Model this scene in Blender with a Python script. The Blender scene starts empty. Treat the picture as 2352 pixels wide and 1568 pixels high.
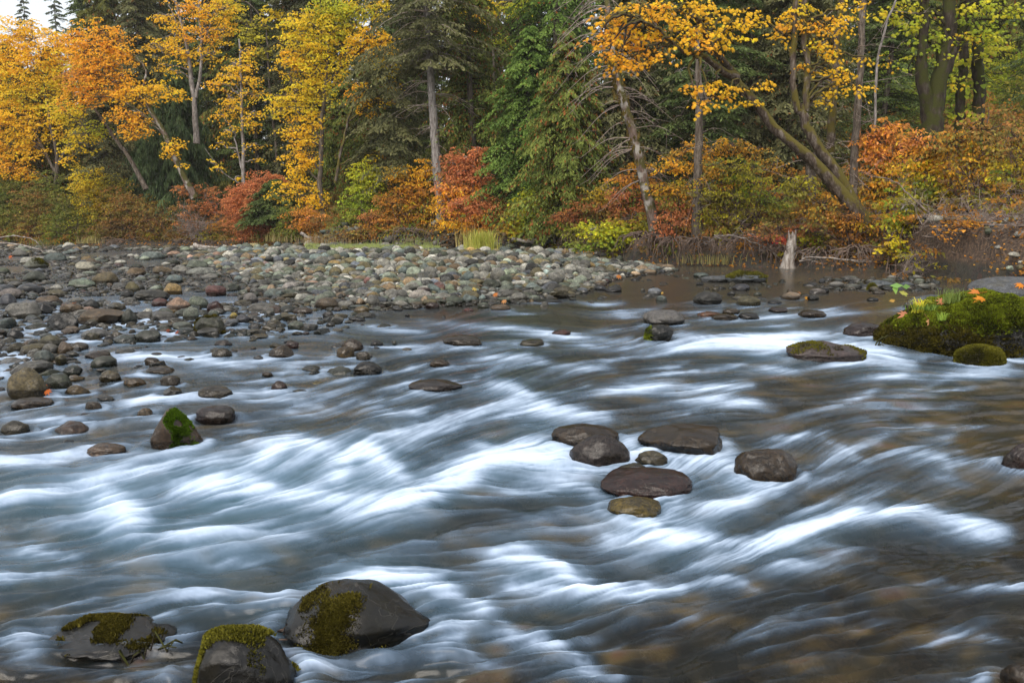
import bpy, math
import numpy as np
rng = np.random.default_rng(11)
PI = math.pi
scene = bpy.context.scene
COL = scene.collection

# ------------------------------------------------------------------ camera model (photo measured on a 2352 x 1568 grid)
F, CX, CY, H = 1830.0, 1176.0, 784.0, 1.7
TH = math.atan(284 / 1830.0)
CT, ST = math.cos(TH), math.sin(TH)
def ray(px, py):
    a = (np.asarray(px, float) - CX) / F; b = -(np.asarray(py, float) - CY) / F
    return a, CT + b * ST, -ST + b * CT
def at(px, py, d):                     # point seen at px,py at distance y = d
    a, y, z = ray(px, py); t = d / y
    return np.stack([a * t, np.broadcast_to(np.asarray(d, float), np.shape(a * t)), H + z * t], -1)
def ground(px, py, z0=0.0):            # point of the plane z = z0 seen at px,py
    a, y, z = ray(px, py); t = (z0 - H) / z
    return np.stack([a * t, y * t, np.zeros_like(a * t) + z0], -1)
def proj(x, y, z=0.0):
    yy = y * CT - (z - H) * ST; up = y * ST + (z - H) * CT
    return CX + F * x / yy, CY - F * up / yy

cam = bpy.data.objects.new('camera', bpy.data.cameras.new('camera')); COL.objects.link(cam)
cam.location = (0, 0, H); cam.rotation_euler = (PI / 2 - TH, 0, 0)
cam.data.sensor_width = 36; cam.data.lens = 36 * F / 2352; cam.data.clip_end = 1000
scene.camera = cam

# ------------------------------------------------------------------ light
w = bpy.data.worlds.new('World'); scene.world = w; w.use_nodes = True
nt = w.node_tree; bg = nt.nodes['Background']
sky = nt.nodes.new('ShaderNodeTexSky'); sky.sky_type = 'NISHITA'; sky.sun_disc = False
SUN_EL, SUN_AZ = math.radians(52), math.radians(205)       # azimuth clockwise from +Y: behind the camera, to the left
sky.sun_elevation = SUN_EL; sky.sun_rotation = SUN_AZ; sky.air_density = 1.0; sky.dust_density = 4.0
cm = nt.nodes.new('ShaderNodeMix'); cm.data_type = 'RGBA'; cm.inputs[0].default_value = .55; cm.inputs[7].default_value = (5.75, 5.6, 5.35, 1)   # thin overcast
nt.links.new(sky.outputs[0], cm.inputs[6]); nt.links.new(cm.outputs[2], bg.inputs[0]); bg.inputs[1].default_value = 0.13
sl = bpy.data.lights.new('sun', 'SUN'); sl.energy = 1.2; sl.angle = math.radians(25); sl.color = (1, 0.94, 0.86)
so = bpy.data.objects.new('sun', sl); COL.objects.link(so)
from mathutils import Vector
so.rotation_euler = Vector((math.sin(SUN_AZ) * math.cos(SUN_EL), math.cos(SUN_AZ) * math.cos(SUN_EL), math.sin(SUN_EL))).to_track_quat('Z', 'Y').to_euler()
scene.view_settings.view_transform = 'Standard'; scene.view_settings.look = 'None'
scene.view_settings.exposure = 0.98; scene.view_settings.gamma = 1
scene.cycles.use_denoising = True
scene.cycles.max_bounces = 8; scene.cycles.diffuse_bounces = 4; scene.cycles.glossy_bounces = 3
scene.cycles.transmission_bounces = 6; scene.cycles.transparent_max_bounces = 8

# ------------------------------------------------------------------ noise
def _h(i, j, k, s):
    n = (i * 374761393 + j * 668265263 + k * 2147483647 + s * 1274126177) & 0xffffffff
    n = ((n ^ (n >> 13)) * 1274126177) & 0xffffffff
    n = ((n ^ (n >> 15)) * 2246822519) & 0xffffffff
    return ((n ^ (n >> 16)) & 0xffffff) / float(0xffffff)
def vnoise(x, y, z=None, seed=0):
    x = np.asarray(x, float); y = np.asarray(y, float); z = np.zeros_like(x) if z is None else np.asarray(z, float)
    i, j, k = np.floor(x), np.floor(y), np.floor(z)
    fx, fy, fz = x - i, y - j, z - k
    i = i.astype(np.int64); j = j.astype(np.int64); k = k.astype(np.int64)
    fx = fx * fx * (3 - 2 * fx); fy = fy * fy * (3 - 2 * fy); fz = fz * fz * (3 - 2 * fz)
    def L(dz):
        a = _h(i, j, k + dz, seed) * (1 - fx) + _h(i + 1, j, k + dz, seed) * fx
        b = _h(i, j + 1, k + dz, seed) * (1 - fx) + _h(i + 1, j + 1, k + dz, seed) * fx
        return a * (1 - fy) + b * fy
    return (L(0) * (1 - fz) + L(1) * fz) * 2 - 1
def fbm(x, y, z=None, seed=0, o=3):
    r = 0; a = 1.0; f = 1.0
    for q in range(o):
        r = r + a * vnoise(np.asarray(x) * f, np.asarray(y) * f, None if z is None else np.asarray(z) * f, seed + q * 17)
        a *= .5; f *= 2.03
    return r
def sstep(a, b, x):
    t = np.clip((x - a) / (b - a), 0, 1); return t * t * (3 - 2 * t)
def norm(v): return v / (np.linalg.norm(v, axis=-1, keepdims=True) + 1e-9)

# ------------------------------------------------------------------ mesh building
def mesh(name, V, Fc, mat, parent=None, attrs=None, smooth=True):
    """V Nx3, Fc MxK faces (or a list of such arrays with different K). attrs: name -> Nx3 or N array (point domain)"""
    V = np.ascontiguousarray(V, np.float32)
    Fs = Fc if isinstance(Fc, list) else [Fc]
    Fs = [np.asarray(f, np.int32) for f in Fs if len(f)]
    me = bpy.data.meshes.new(name)
    me.vertices.add(len(V)); me.vertices.foreach_set('co', V.ravel())
    nl = sum(f.size for f in Fs); nf = sum(len(f) for f in Fs)
    me.loops.add(nl); me.polygons.add(nf)
    me.loops.foreach_set('vertex_index', np.concatenate([f.ravel() for f in Fs]))
    tot = np.concatenate([np.full(len(f), f.shape[1], np.int32) for f in Fs])
    me.polygons.foreach_set('loop_start', np.concatenate([[0], np.cumsum(tot)[:-1]]).astype(np.int32))
    try: me.polygons.foreach_set('loop_total', tot)
    except Exception: pass
    me.update(calc_edges=True)
    me.polygons.foreach_set('use_smooth', np.full(nf, smooth, bool))
    for k, a in (attrs or {}).items():
        a = np.asarray(a, np.float32)
        if a.ndim == 2:
            at_ = me.attributes.new(k, 'FLOAT_COLOR', 'POINT')
            at_.data.foreach_set('color', np.concatenate([a, np.ones((len(a), 1), np.float32)], 1).ravel())
        else:
            at_ = me.attributes.new(k, 'FLOAT', 'POINT'); at_.data.foreach_set('value', a)
    if mat: me.materials.append(mat)
    o = bpy.data.objects.new(name, me); COL.objects.link(o)
    if parent is not None: o.parent = parent; o.location = -np.array(parent.location) if False else (0, 0, 0)
    return o
def tag(o, label=None, cat=None, group=None, kind=None):
    if label: o['label'] = label
    if cat: o['category'] = cat
    if group: o['group'] = group
    if kind: o['kind'] = kind
    return o
def empty(name, loc, label, cat, group=None):
    o = bpy.data.objects.new(name, None); COL.objects.link(o); o.location = [float(c) for c in loc]
    o.empty_display_size = .3
    return tag(o, label, cat, group)
class MB:                       # collects pieces; build() makes ONE mesh in the local frame of its thing
    def __init__(s): s.V = []; s.F = {}; s.C = []; s.n = 0
    def add(s, V, Fc, col=None):
        V = np.asarray(V, float); Fc = np.asarray(Fc)
        if len(V) == 0: return
        s.V.append(V); s.F.setdefault(Fc.shape[1], []).append(Fc + s.n); s.n += len(V)
        if col is not None: s.C.append(np.broadcast_to(np.asarray(col, float), (len(V), 3)))
    def build(s, name, mat, parent=None, smooth=True, origin=None):
        if not s.V: return None
        V = np.concatenate(s.V)
        if parent is not None: V = V - np.array(parent.location)
        if origin is not None: V = V - np.array(origin)
        at_ = {'col': np.concatenate(s.C)} if s.C else None
        o = mesh(name, V, [np.concatenate(f) for f in s.F.values()], mat, parent, at_, smooth)
        if origin is not None: o.location = [float(c) for c in origin]
        return o
def tube(mb, P, R, n=6, col=None, wob=0.0):
    P = np.asarray(P, float); m = len(P); R = np.broadcast_to(np.asarray(R, float), (m,))
    T = norm(np.gradient(P, axis=0)); ref = np.array([0.3, 1, 0.1]) if abs(T[:, 2]).mean() > .6 else np.array([0, 0.1, 1.])
    A = norm(np.cross(T, ref)); B = np.cross(T, A)
    a = np.arange(n) * 2 * PI / n
    rr = R[:, None] * (1 + (wob * rng.uniform(-1, 1, (m, n)) if wob else 0))
    V = P[:, None] + (A[:, None] * np.cos(a)[None, :, None] + B[:, None] * np.sin(a)[None, :, None]) * rr[..., None]
    i = np.arange(m - 1)[:, None] * n; j = np.arange(n)[None]; k = (j + 1) % n
    Fq = np.stack([i + j, i + k, i + n + k, i + n + j], -1).reshape(-1, 4)
    mb.add(V.reshape(-1, 3), Fq, col)
def curve(P, m=14, jit=0.0):    # Catmull-Rom through P
    P = np.asarray(P, float)
    if len(P) == 2: P = np.array([P[0], P[0] * .67 + P[1] * .33, P[0] * .33 + P[1] * .67, P[1]])
    Q = np.concatenate([[2 * P[0] - P[1]], P, [2 * P[-1] - P[-2]]])
    t = np.linspace(0, len(P) - 1 - 1e-6, m); i = t.astype(int); f = (t - i)[:, None]
    a, b, c, d = Q[i], Q[i + 1], Q[i + 2], Q[i + 3]
    r = .5 * (2 * b + (c - a) * f + (2 * a - 5 * b + 4 * c - d) * f ** 2 + (3 * b - a - 3 * c + d) * f ** 3)
    if jit: r[1:-1] += rng.normal(0, jit, (m - 2, 3))
    return r

# ------------------------------------------------------------------ materials
def newmat(name):
    m = bpy.data.materials.new(name); m.use_nodes = True; nt = m.node_tree; nt.nodes.clear()
    out = nt.nodes.new('ShaderNodeOutputMaterial'); return m, nt, out
def nd(nt, t, ins=None, **kw):
    n = nt.nodes.new('ShaderNode' + t)
    for k, v in kw.items(): setattr(n, k, v)
    for k, v in (ins or {}).items():
        s = n.inputs[k]
        if isinstance(v, bpy.types.NodeSocket): nt.links.new(v, s)
        else: s.default_value = v
    return n
def ramp(nt, fac, stops):
    n = nd(nt, 'ValToRGB', {0: fac}); cr = n.color_ramp
    while len(cr.elements) < len(stops): cr.elements.new(.5)
    for e, (p, c) in zip(cr.elements, stops):
        e.position = p; e.color = (*c, 1) if len(c) == 3 else c
    return n.outputs[0]
def mixc(nt, f, a, b, mode='MIX'):
    n = nd(nt, 'Mix', data_type='RGBA', blend_type=mode)
    for s, v in ((n.inputs[0], f), (n.inputs[6], a), (n.inputs[7], b)):
        if isinstance(v, bpy.types.NodeSocket): nt.links.new(v, s)
        else: s.default_value = v if not isinstance(v, tuple) or len(v) == 4 else (*v, 1)
    return n.outputs[2]
def math_(nt, op, a, b=0.5, c=None, clamp=False):
    n = nd(nt, 'Math', {0: a, 1: b}, operation=op, use_clamp=clamp)
    if c is not None:
        if isinstance(c, bpy.types.NodeSocket): nt.links.new(c, n.inputs[2])
        else: n.inputs[2].default_value = c
    return n.outputs[0]
def leaf_mat(name, trans=.4, rough=.55, spec=.25):
    m, nt, out = newmat(name)
    a = nd(nt, 'Attribute', attribute_name='col').outputs[0]
    p = nd(nt, 'BsdfPrincipled', {'Base Color': a, 'Roughness': rough, 'Specular IOR Level': spec})
    t = nd(nt, 'BsdfTranslucent', {0: a})
    nt.links.new(nd(nt, 'MixShader', {0: trans, 1: p.outputs[0], 2: t.outputs[0]}).outputs[0], out.inputs[0]); return m
def bark_mat(name, c1, c2, c3, sc=6, moss=None, mossamt=.5, patch=None):
    m, nt, out = newmat(name)
    tc = nd(nt, 'TexCoord').outputs[3]
    mp = nd(nt, 'Mapping', {0: tc, 3: (1, 1, .25)}).outputs[0]
    n1 = nd(nt, 'TexNoise', {'Vector': mp, 'Scale': sc * 2, 'Detail': 6, 'Roughness': .7})
    n2 = nd(nt, 'TexNoise', {'Vector': tc, 'Scale': sc * .35, 'Detail': 4})
    c = ramp(nt, n1.outputs[0], [(.35, c1), (.5, c2), (.68, c3)])
    if patch:
        c = mixc(nt, ramp(nt, n2.outputs[0], [(.52, (0, 0, 0)), (.62, (.85, .85, .85))]), c, patch)
    if moss:
        nz = nd(nt, 'SeparateXYZ', {0: nd(nt, 'NewGeometry').outputs['Normal']}).outputs[2]
        n3 = nd(nt, 'TexNoise', {'Vector': tc, 'Scale': 2.5, 'Detail': 5})
        f = math_(nt, 'ADD', math_(nt, 'MULTIPLY', nz, .35), n3.outputs[0])
        mc = mixc(nt, nd(nt, 'TexNoise', {'Vector': tc, 'Scale': 30}).outputs[0], moss, tuple(x * 2.1 for x in moss))
        c = mixc(nt, ramp(nt, f, [(.62 - mossamt * .4, (0, 0, 0)), (.72 - mossamt * .4, (1, 1, 1))]), c, mc)
    b = nd(nt, 'Bump', {'Height': n1.outputs[0], 'Strength': .8, 'Distance': .03})
    p = nd(nt, 'BsdfPrincipled', {'Base Color': c, 'Roughness': .85, 'Normal': b.outputs[0], 'Specular IOR Level': .2})
    nt.links.new(p.outputs[0], out.inputs[0]); return m
def flat_mat(name, c, rough=.8, var=.5, sc=8):
    m, nt, out = newmat(name)
    n = nd(nt, 'TexNoise', {'Vector': nd(nt, 'TexCoord').outputs[3], 'Scale': sc, 'Detail': 5})
    c_ = ramp(nt, n.outputs[0], [(.3, tuple(x * (1 - var) for x in c)), (.7, tuple(x * (1 + var) for x in c))])
    nt.links.new(nd(nt, 'BsdfPrincipled', {'Base Color': c_, 'Roughness': rough, 'Specular IOR Level': .3}).outputs[0], out.inputs[0]); return m
def stone_mat(name):
    m, nt, out = newmat(name)
    g = nd(nt, 'NewGeometry'); tc = g.outputs['Position']
    col = nd(nt, 'Attribute', attribute_name='col').outputs[0]
    n1 = nd(nt, 'TexNoise', {'Vector': tc, 'Scale': 9, 'Detail': 8, 'Roughness': .65})
    n2 = nd(nt, 'TexNoise', {'Vector': tc, 'Scale': 45, 'Detail': 5, 'Roughness': .7})
    n3 = nd(nt, 'TexNoise', {'Vector': tc, 'Scale': 3.5, 'Detail': 6, 'Distortion': 1.5})
    c = mixc(nt, 1.0, col, ramp(nt, n1.outputs[0], [(.3, (.40, .39, .36)), (.5, (.95, .94, .90)), (.7, (1.6, 1.52, 1.35))]), 'MULTIPLY')
    c = mixc(nt, ramp(nt, n2.outputs[0], [(.35, (.8, .8, .8)), (.6, (0, 0, 0))]), c, (.02, .019, .018))
    c = mixc(nt, ramp(nt, n3.outputs[0], [(.56, (0, 0, 0)), (.66, (.35, .35, .35))]), c, (.09, .08, .045))
    vein = ramp(nt, nd(nt, 'TexNoise', {'Vector': tc, 'Scale': 2.2, 'Detail': 3, 'Distortion': 3}).outputs[0], [(.492, (0, 0, 0)), (.5, (.35, .35, .35)), (.508, (0, 0, 0))])
    c = mixc(nt, vein, c, (.42, .41, .38))
    z = nd(nt, 'SeparateXYZ', {0: tc}).outputs[2]
    wet = nd(nt, 'Attribute', attribute_name='wet').outputs[2]
    zw = math_(nt, 'SUBTRACT', math_(nt, 'MULTIPLY_ADD', n1.outputs[0], .08, .07), z)
    zw = math_(nt, 'MULTIPLY', zw, 20, clamp=True)
    wf = math_(nt, 'MAXIMUM', zw, wet)
    c = mixc(nt, wf, c, mixc(nt, 1.0, c, (.17, .162, .145), 'MULTIPLY'))
    r = math_(nt, 'MULTIPLY_ADD', wf, -.62, .78)
    r = math_(nt, 'ADD', r, math_(nt, 'MULTIPLY', n2.outputs[0], .12))
    hb = math_(nt, 'ADD', n1.outputs[0], math_(nt, 'MULTIPLY', n2.outputs[0], .12))
    b = nd(nt, 'Bump', {'Height': hb, 'Strength': .5, 'Distance': .03})
    p = nd(nt, 'BsdfPrincipled', {'Base Color': c, 'Roughness': r, 'Normal': b.outputs[0]})
    nt.links.new(math_(nt, 'MULTIPLY_ADD', wf, .08, .25), p.inputs['Specular IOR Level'])
    nt.links.new(p.outputs[0], out.inputs[0]); return m
M = {}
M['leaf'] = leaf_mat('autumn_leaf', .52)
M['needle'] = leaf_mat('conifer_needle', .38, .7, .1)
M['grass'] = leaf_mat('grass_blade', .35)
M['moss'] = leaf_mat('moss_tuft', .2, .8, .1)
M['stone'] = stone_mat('river_stone')
M['bark'] = bark_mat('grey_brown_bark', (.035, .026, .02), (.11, .09, .07), (.22, .19, .16), 6)
M['bark_grey'] = bark_mat('pale_grey_bark', (.07, .06, .055), (.21, .19, .175), (.36, .34, .32), 6)
M['bark_patch'] = bark_mat('lichen_patched_bark', (.05, .03, .02), (.14, .10, .08), (.2, .17, .15), 6, moss=(.045, .042, .012), mossamt=.25, patch=(.36, .345, .31))
M['bark_moss'] = bark_mat('mossy_bark', (.03, .02, .014), (.08, .06, .045), (.22, .19, .16), 5, moss=(.060, .050, .010), mossamt=.42)
M['bark_dark'] = bark_mat('dark_mossy_bark', (.012, .009, .007), (.035, .026, .018), (.07, .06, .05), 5, moss=(.022, .024, .004), mossamt=.4)
M['twig'] = flat_mat('bare_twig', (.26, .21, .18), .8, .4)
M['twig_brown'] = flat_mat('brown_twig', (.09, .06, .045), .8, .4)
M['drift'] = bark_mat('weathered_wood', (.10, .08, .065), (.27, .24, .21), (.44, .42, .39), 5)
M['root'] = flat_mat('exposed_root', (.13, .095, .075), .85, .5)
# ------------------------------------------------------------------ terrain
# far bank foot, traced as pixels on the water plane, as world y over x
_bl = [(-700, 562), (0, 561), (480, 566), (760, 577), (1000, 580), (1290, 588), (1500, 606), (1830, 615), (2050, 622), (2150, 634), (2230, 652)]
_bw = np.array([ground(a, b)[:2] for a, b in _bl] + [(14.2, 15.5), (16.5, 8), (22, -20)])
def bank_y(x): return np.interp(x, _bw[:, 0], _bw[:, 1])
def in_poly(px, py, poly):
    px = np.asarray(px, float); py = np.asarray(py, float); r = np.zeros(px.shape, bool); n = len(poly)
    for i in range(n):
        x1, y1 = poly[i]; x2, y2 = poly[(i + 1) % n]
        c = ((y1 > py) != (y2 > py)) & (px < (x2 - x1) * (py - y1) / ((y2 - y1) + 1e-9) + x1); r ^= c
    return r
def poly_dist(x, y, poly):      # signed: positive inside
    x = np.asarray(x, float); y = np.asarray(y, float); d = np.full(x.shape, 1e9); n = len(poly)
    for i in range(n):
        ax, ay = poly[i]; bx, by = poly[(i + 1) % n]; ex, ey = bx - ax, by - ay
        t = np.clip(((x - ax) * ex + (y - ay) * ey) / (ex * ex + ey * ey + 1e-9), 0, 1)
        d = np.minimum(d, np.hypot(x - ax - t * ex, y - ay - t * ey))
    return np.where(in_poly(x, y, poly), d, -d)
BAR = [(520, 572), (1300, 582), (1400, 596), (1500, 612), (1555, 622), (1420, 640), (1350, 668), (1300, 684), (1180, 697), (1000, 704), (900, 712), (760, 712), (640, 690), (560, 650), (480, 615), (400, 590)]
LEFT = [(-700, 563), (520, 570), (640, 640), (700, 700), (850, 722), (760, 752), (560, 770), (400, 782), (180, 800), (160, 860), (210, 900), (40, 925), (-700, 1000)]
BARW = [tuple(ground(a, b)[:2]) for a, b in BAR]
LEFTW = [tuple(ground(a, b)[:2]) for a, b in LEFT]
def terr(x, y):
    x = np.asarray(x, float); y = np.asarray(y, float)
    z = -0.34 + .07 * fbm(x * .6, y * .6, seed=3)
    d = poly_dist(x, y, BARW)
    z = np.where(d > -1.5, np.maximum(z, -.34 + .34 * sstep(-1.5, .3, d) + .10 * sstep(0, 3.5, d) + .05 * fbm(x * .5, y * .5, seed=5) * sstep(-.5, 1, d)), z)
    d2 = poly_dist(x, y, LEFTW)
    z = np.maximum(z, -.34 + .26 * sstep(-1.2, .6, d2) + .05 * fbm(x * .35, y * .35, seed=9) * sstep(-1, 1, d2))
    s = y - bank_y(x) + .5 * fbm(x * .45, y * .1, seed=21)
    steep = sstep(7, 11, x) * sstep(34, 27, y)          # the right-hand gravel slope is gentler
    rise = (.35 + .8 * sstep(-17, -8, x)) * sstep(-.2, 1.3, s) * (1 - steep) + 1.35 * sstep(-1.5, 4.0, s) * steep
    zb = -.25 + .3 * sstep(-.8, 0, s) + rise + .03 * np.clip(s, 0, 30) + .10 * np.clip(s - 40, 0, 40) * sstep(-42, -20, x) + .12 * fbm(x * .8, y * .8, seed=2) * sstep(0, 2, s)
    z = np.where(s > -.8, np.maximum(z, zb), z)
    zn = -.3 + .9 * sstep(-1.0, -4.5, y)               # the near bank behind the camera
    return np.maximum(z, np.where(y < -1, zn, -9))
def grid_faces(nr, nc):
    i = np.arange(nr - 1)[:, None] * nc; j = np.arange(nc - 1)[None]
    return np.stack([i + j, i + j + 1, i + nc + j + 1, i + nc + j], -1).reshape(-1, 4)
ys = np.concatenate([np.linspace(-40, -6, 6)[:-1], np.linspace(-6, 8, 50)[:-1], np.linspace(8, 60, 300)[:-1], np.linspace(60, 320, 50)])
xs = np.concatenate([np.linspace(-300, -50, 12)[:-1], np.linspace(-50, -14, 70)[:-1], np.linspace(-14, 22, 160)[:-1], np.linspace(22, 300, 25)])
X, Y = np.meshgrid(xs, ys); Z = terr(X, Y)
def ground_mat():
    m, nt, out = newmat('riverbed_and_forest_soil')
    g = nd(nt, 'NewGeometry'); p = g.outputs['Position']; z = nd(nt, 'SeparateXYZ', {0: p}).outputs[2]
    v = nd(nt, 'TexVoronoi', {'Vector': p, 'Scale': 5.5}); n = nd(nt, 'TexNoise', {'Vector': p, 'Scale': 14, 'Detail': 8})
    wn = nd(nt, 'SeparateColor', {0: v.outputs['Color']}).outputs[0]
    bed = ramp(nt, wn, [(0, (.05, .045, .03)), (.3, (.09, .085, .06)), (.5, (.13, .10, .05)), (.7, (.05, .055, .05)), (.9, (.12, .07, .05))])
    bed = mixc(nt, 1.0, bed, ramp(nt, v.outputs['Distance'], [(.0, (1.2, 1.2, 1.2)), (.12, (.35, .35, .35))]), 'MULTIPLY')
    soil = ramp(nt, n.outputs[0], [(.35, (.03, .02, .014)), (.55, (.085, .055, .035)), (.7, (.16, .10, .055))])
    f = math_(nt, 'MULTIPLY', math_(nt, 'SUBTRACT', z, .38), 5, clamp=True)
    c = mixc(nt, f, bed, soil)
    b = nd(nt, 'Bump', {'Height': n.outputs[0], 'Strength': .8, 'Distance': .1})
    nt.links.new(nd(nt, 'BsdfPrincipled', {'Base Color': c, 'Roughness': .85, 'Normal': b.outputs[0]}).outputs[0], out.inputs[0]); return m
o = mesh('riverbed', np.stack([X, Y, Z], -1).reshape(-1, 3), grid_faces(*X.shape), ground_mat()); tag(o, 'stony riverbed rising to brown forest floor behind the far bank', kind='structure')
# ------------------------------------------------------------------ stones
def ico(n):
    t = (1 + 5 ** .5) / 2
    V = [(-1, t, 0), (1, t, 0), (-1, -t, 0), (1, -t, 0), (0, -1, t), (0, 1, t), (0, -1, -t), (0, 1, -t), (t, 0, -1), (t, 0, 1), (-t, 0, -1), (-t, 0, 1)]
    Fc = [(0, 11, 5), (0, 5, 1), (0, 1, 7), (0, 7, 10), (0, 10, 11), (1, 5, 9), (5, 11, 4), (11, 10, 2), (10, 7, 6), (7, 1, 8), (3, 9, 4), (3, 4, 2), (3, 2, 6), (3, 6, 8), (3, 8, 9), (4, 9, 5), (2, 4, 11), (6, 2, 10), (8, 6, 7), (9, 8, 1)]
    V = [np.array(v) / np.linalg.norm(v) for v in V]
    for _ in range(n):
        mid = {}; G = []
        def m(a, b):
            k = (min(a, b), max(a, b))
            if k not in mid:
                v = V[a] + V[b]; V.append(v / np.linalg.norm(v)); mid[k] = len(V) - 1
            return mid[k]
        for a, b, c in Fc:
            x, y, z = m(a, b), m(b, c), m(c, a); G += [(a, x, z), (b, y, x), (c, z, y), (x, y, z)]
        Fc = G
    return np.array(V), np.array(Fc)
ICO = {n: ico(n) for n in (1, 2, 3, 4, 5)}
def rock_shape(r, sub=3, ang=.5, rough=.08):
    """unit rock: ellipsoid cut by random planes (ang 0 round .. 1 angular), then roughened"""
    V, Fc = ICO[sub]; V = V.copy(); s = r.integers(0, 9999)
    V *= (1 + .16 * vnoise(V[:, 0] * 1.1 + s, V[:, 1] * 1.1, V[:, 2] * 1.1, 1))[:, None]
    for _ in range(int(5 + 9 * ang)):
        n = norm(r.normal(size=3) * np.array([1, 1, .9])); d = r.uniform(.93 - .36 * ang, .98 - .12 * ang)
        e = np.maximum(0, V @ n - d); V -= (e * (.6 + .4 * ang))[:, None] * n
    a = rough
    V *= (1 + a * fbm(V[:, 0] * 2.3 + s, V[:, 1] * 2.3, V[:, 2] * 2.3, 5, 3 if sub > 2 else 1))[:, None]
    V -= (V.max(0) + V.min(0)) / 2; V /= (V.max(0) - V.min(0)) / 2
    return V, Fc
C = dict(olive=(.15, .13, .065), brown=(.14, .10, .058), dark=(.042, .044, .042), darkgreen=(.07, .085, .06), grey=(.19, .19, .175), lightgrey=(.30, .30, .27), green=(.16, .19, .15),
         teal=(.13, .17, .165), ochre=(.30, .21, .08), tan=(.30, .22, .14), pink=(.34, .22, .16), purple=(.125, .09, .088), maroon=(.13, .062, .055), slate=(.10, .115, .14), red=(.30, .09, .06), blackish=(.025, .025, .024), yellow=(.42, .30, .07), orange=(.45, .2, .07))
CN = dict(olive='olive brown', brown='brown', dark='dark grey', darkgreen='dark green-grey', grey='grey', lightgrey='pale grey', green='grey-green', teal='teal grey', ochre='ochre', tan='tan', pink='pinkish tan', purple='purple-grey', maroon='maroon', slate='blue-grey', red='brick red', blackish='black wet', yellow='yellow', orange='orange')
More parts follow.
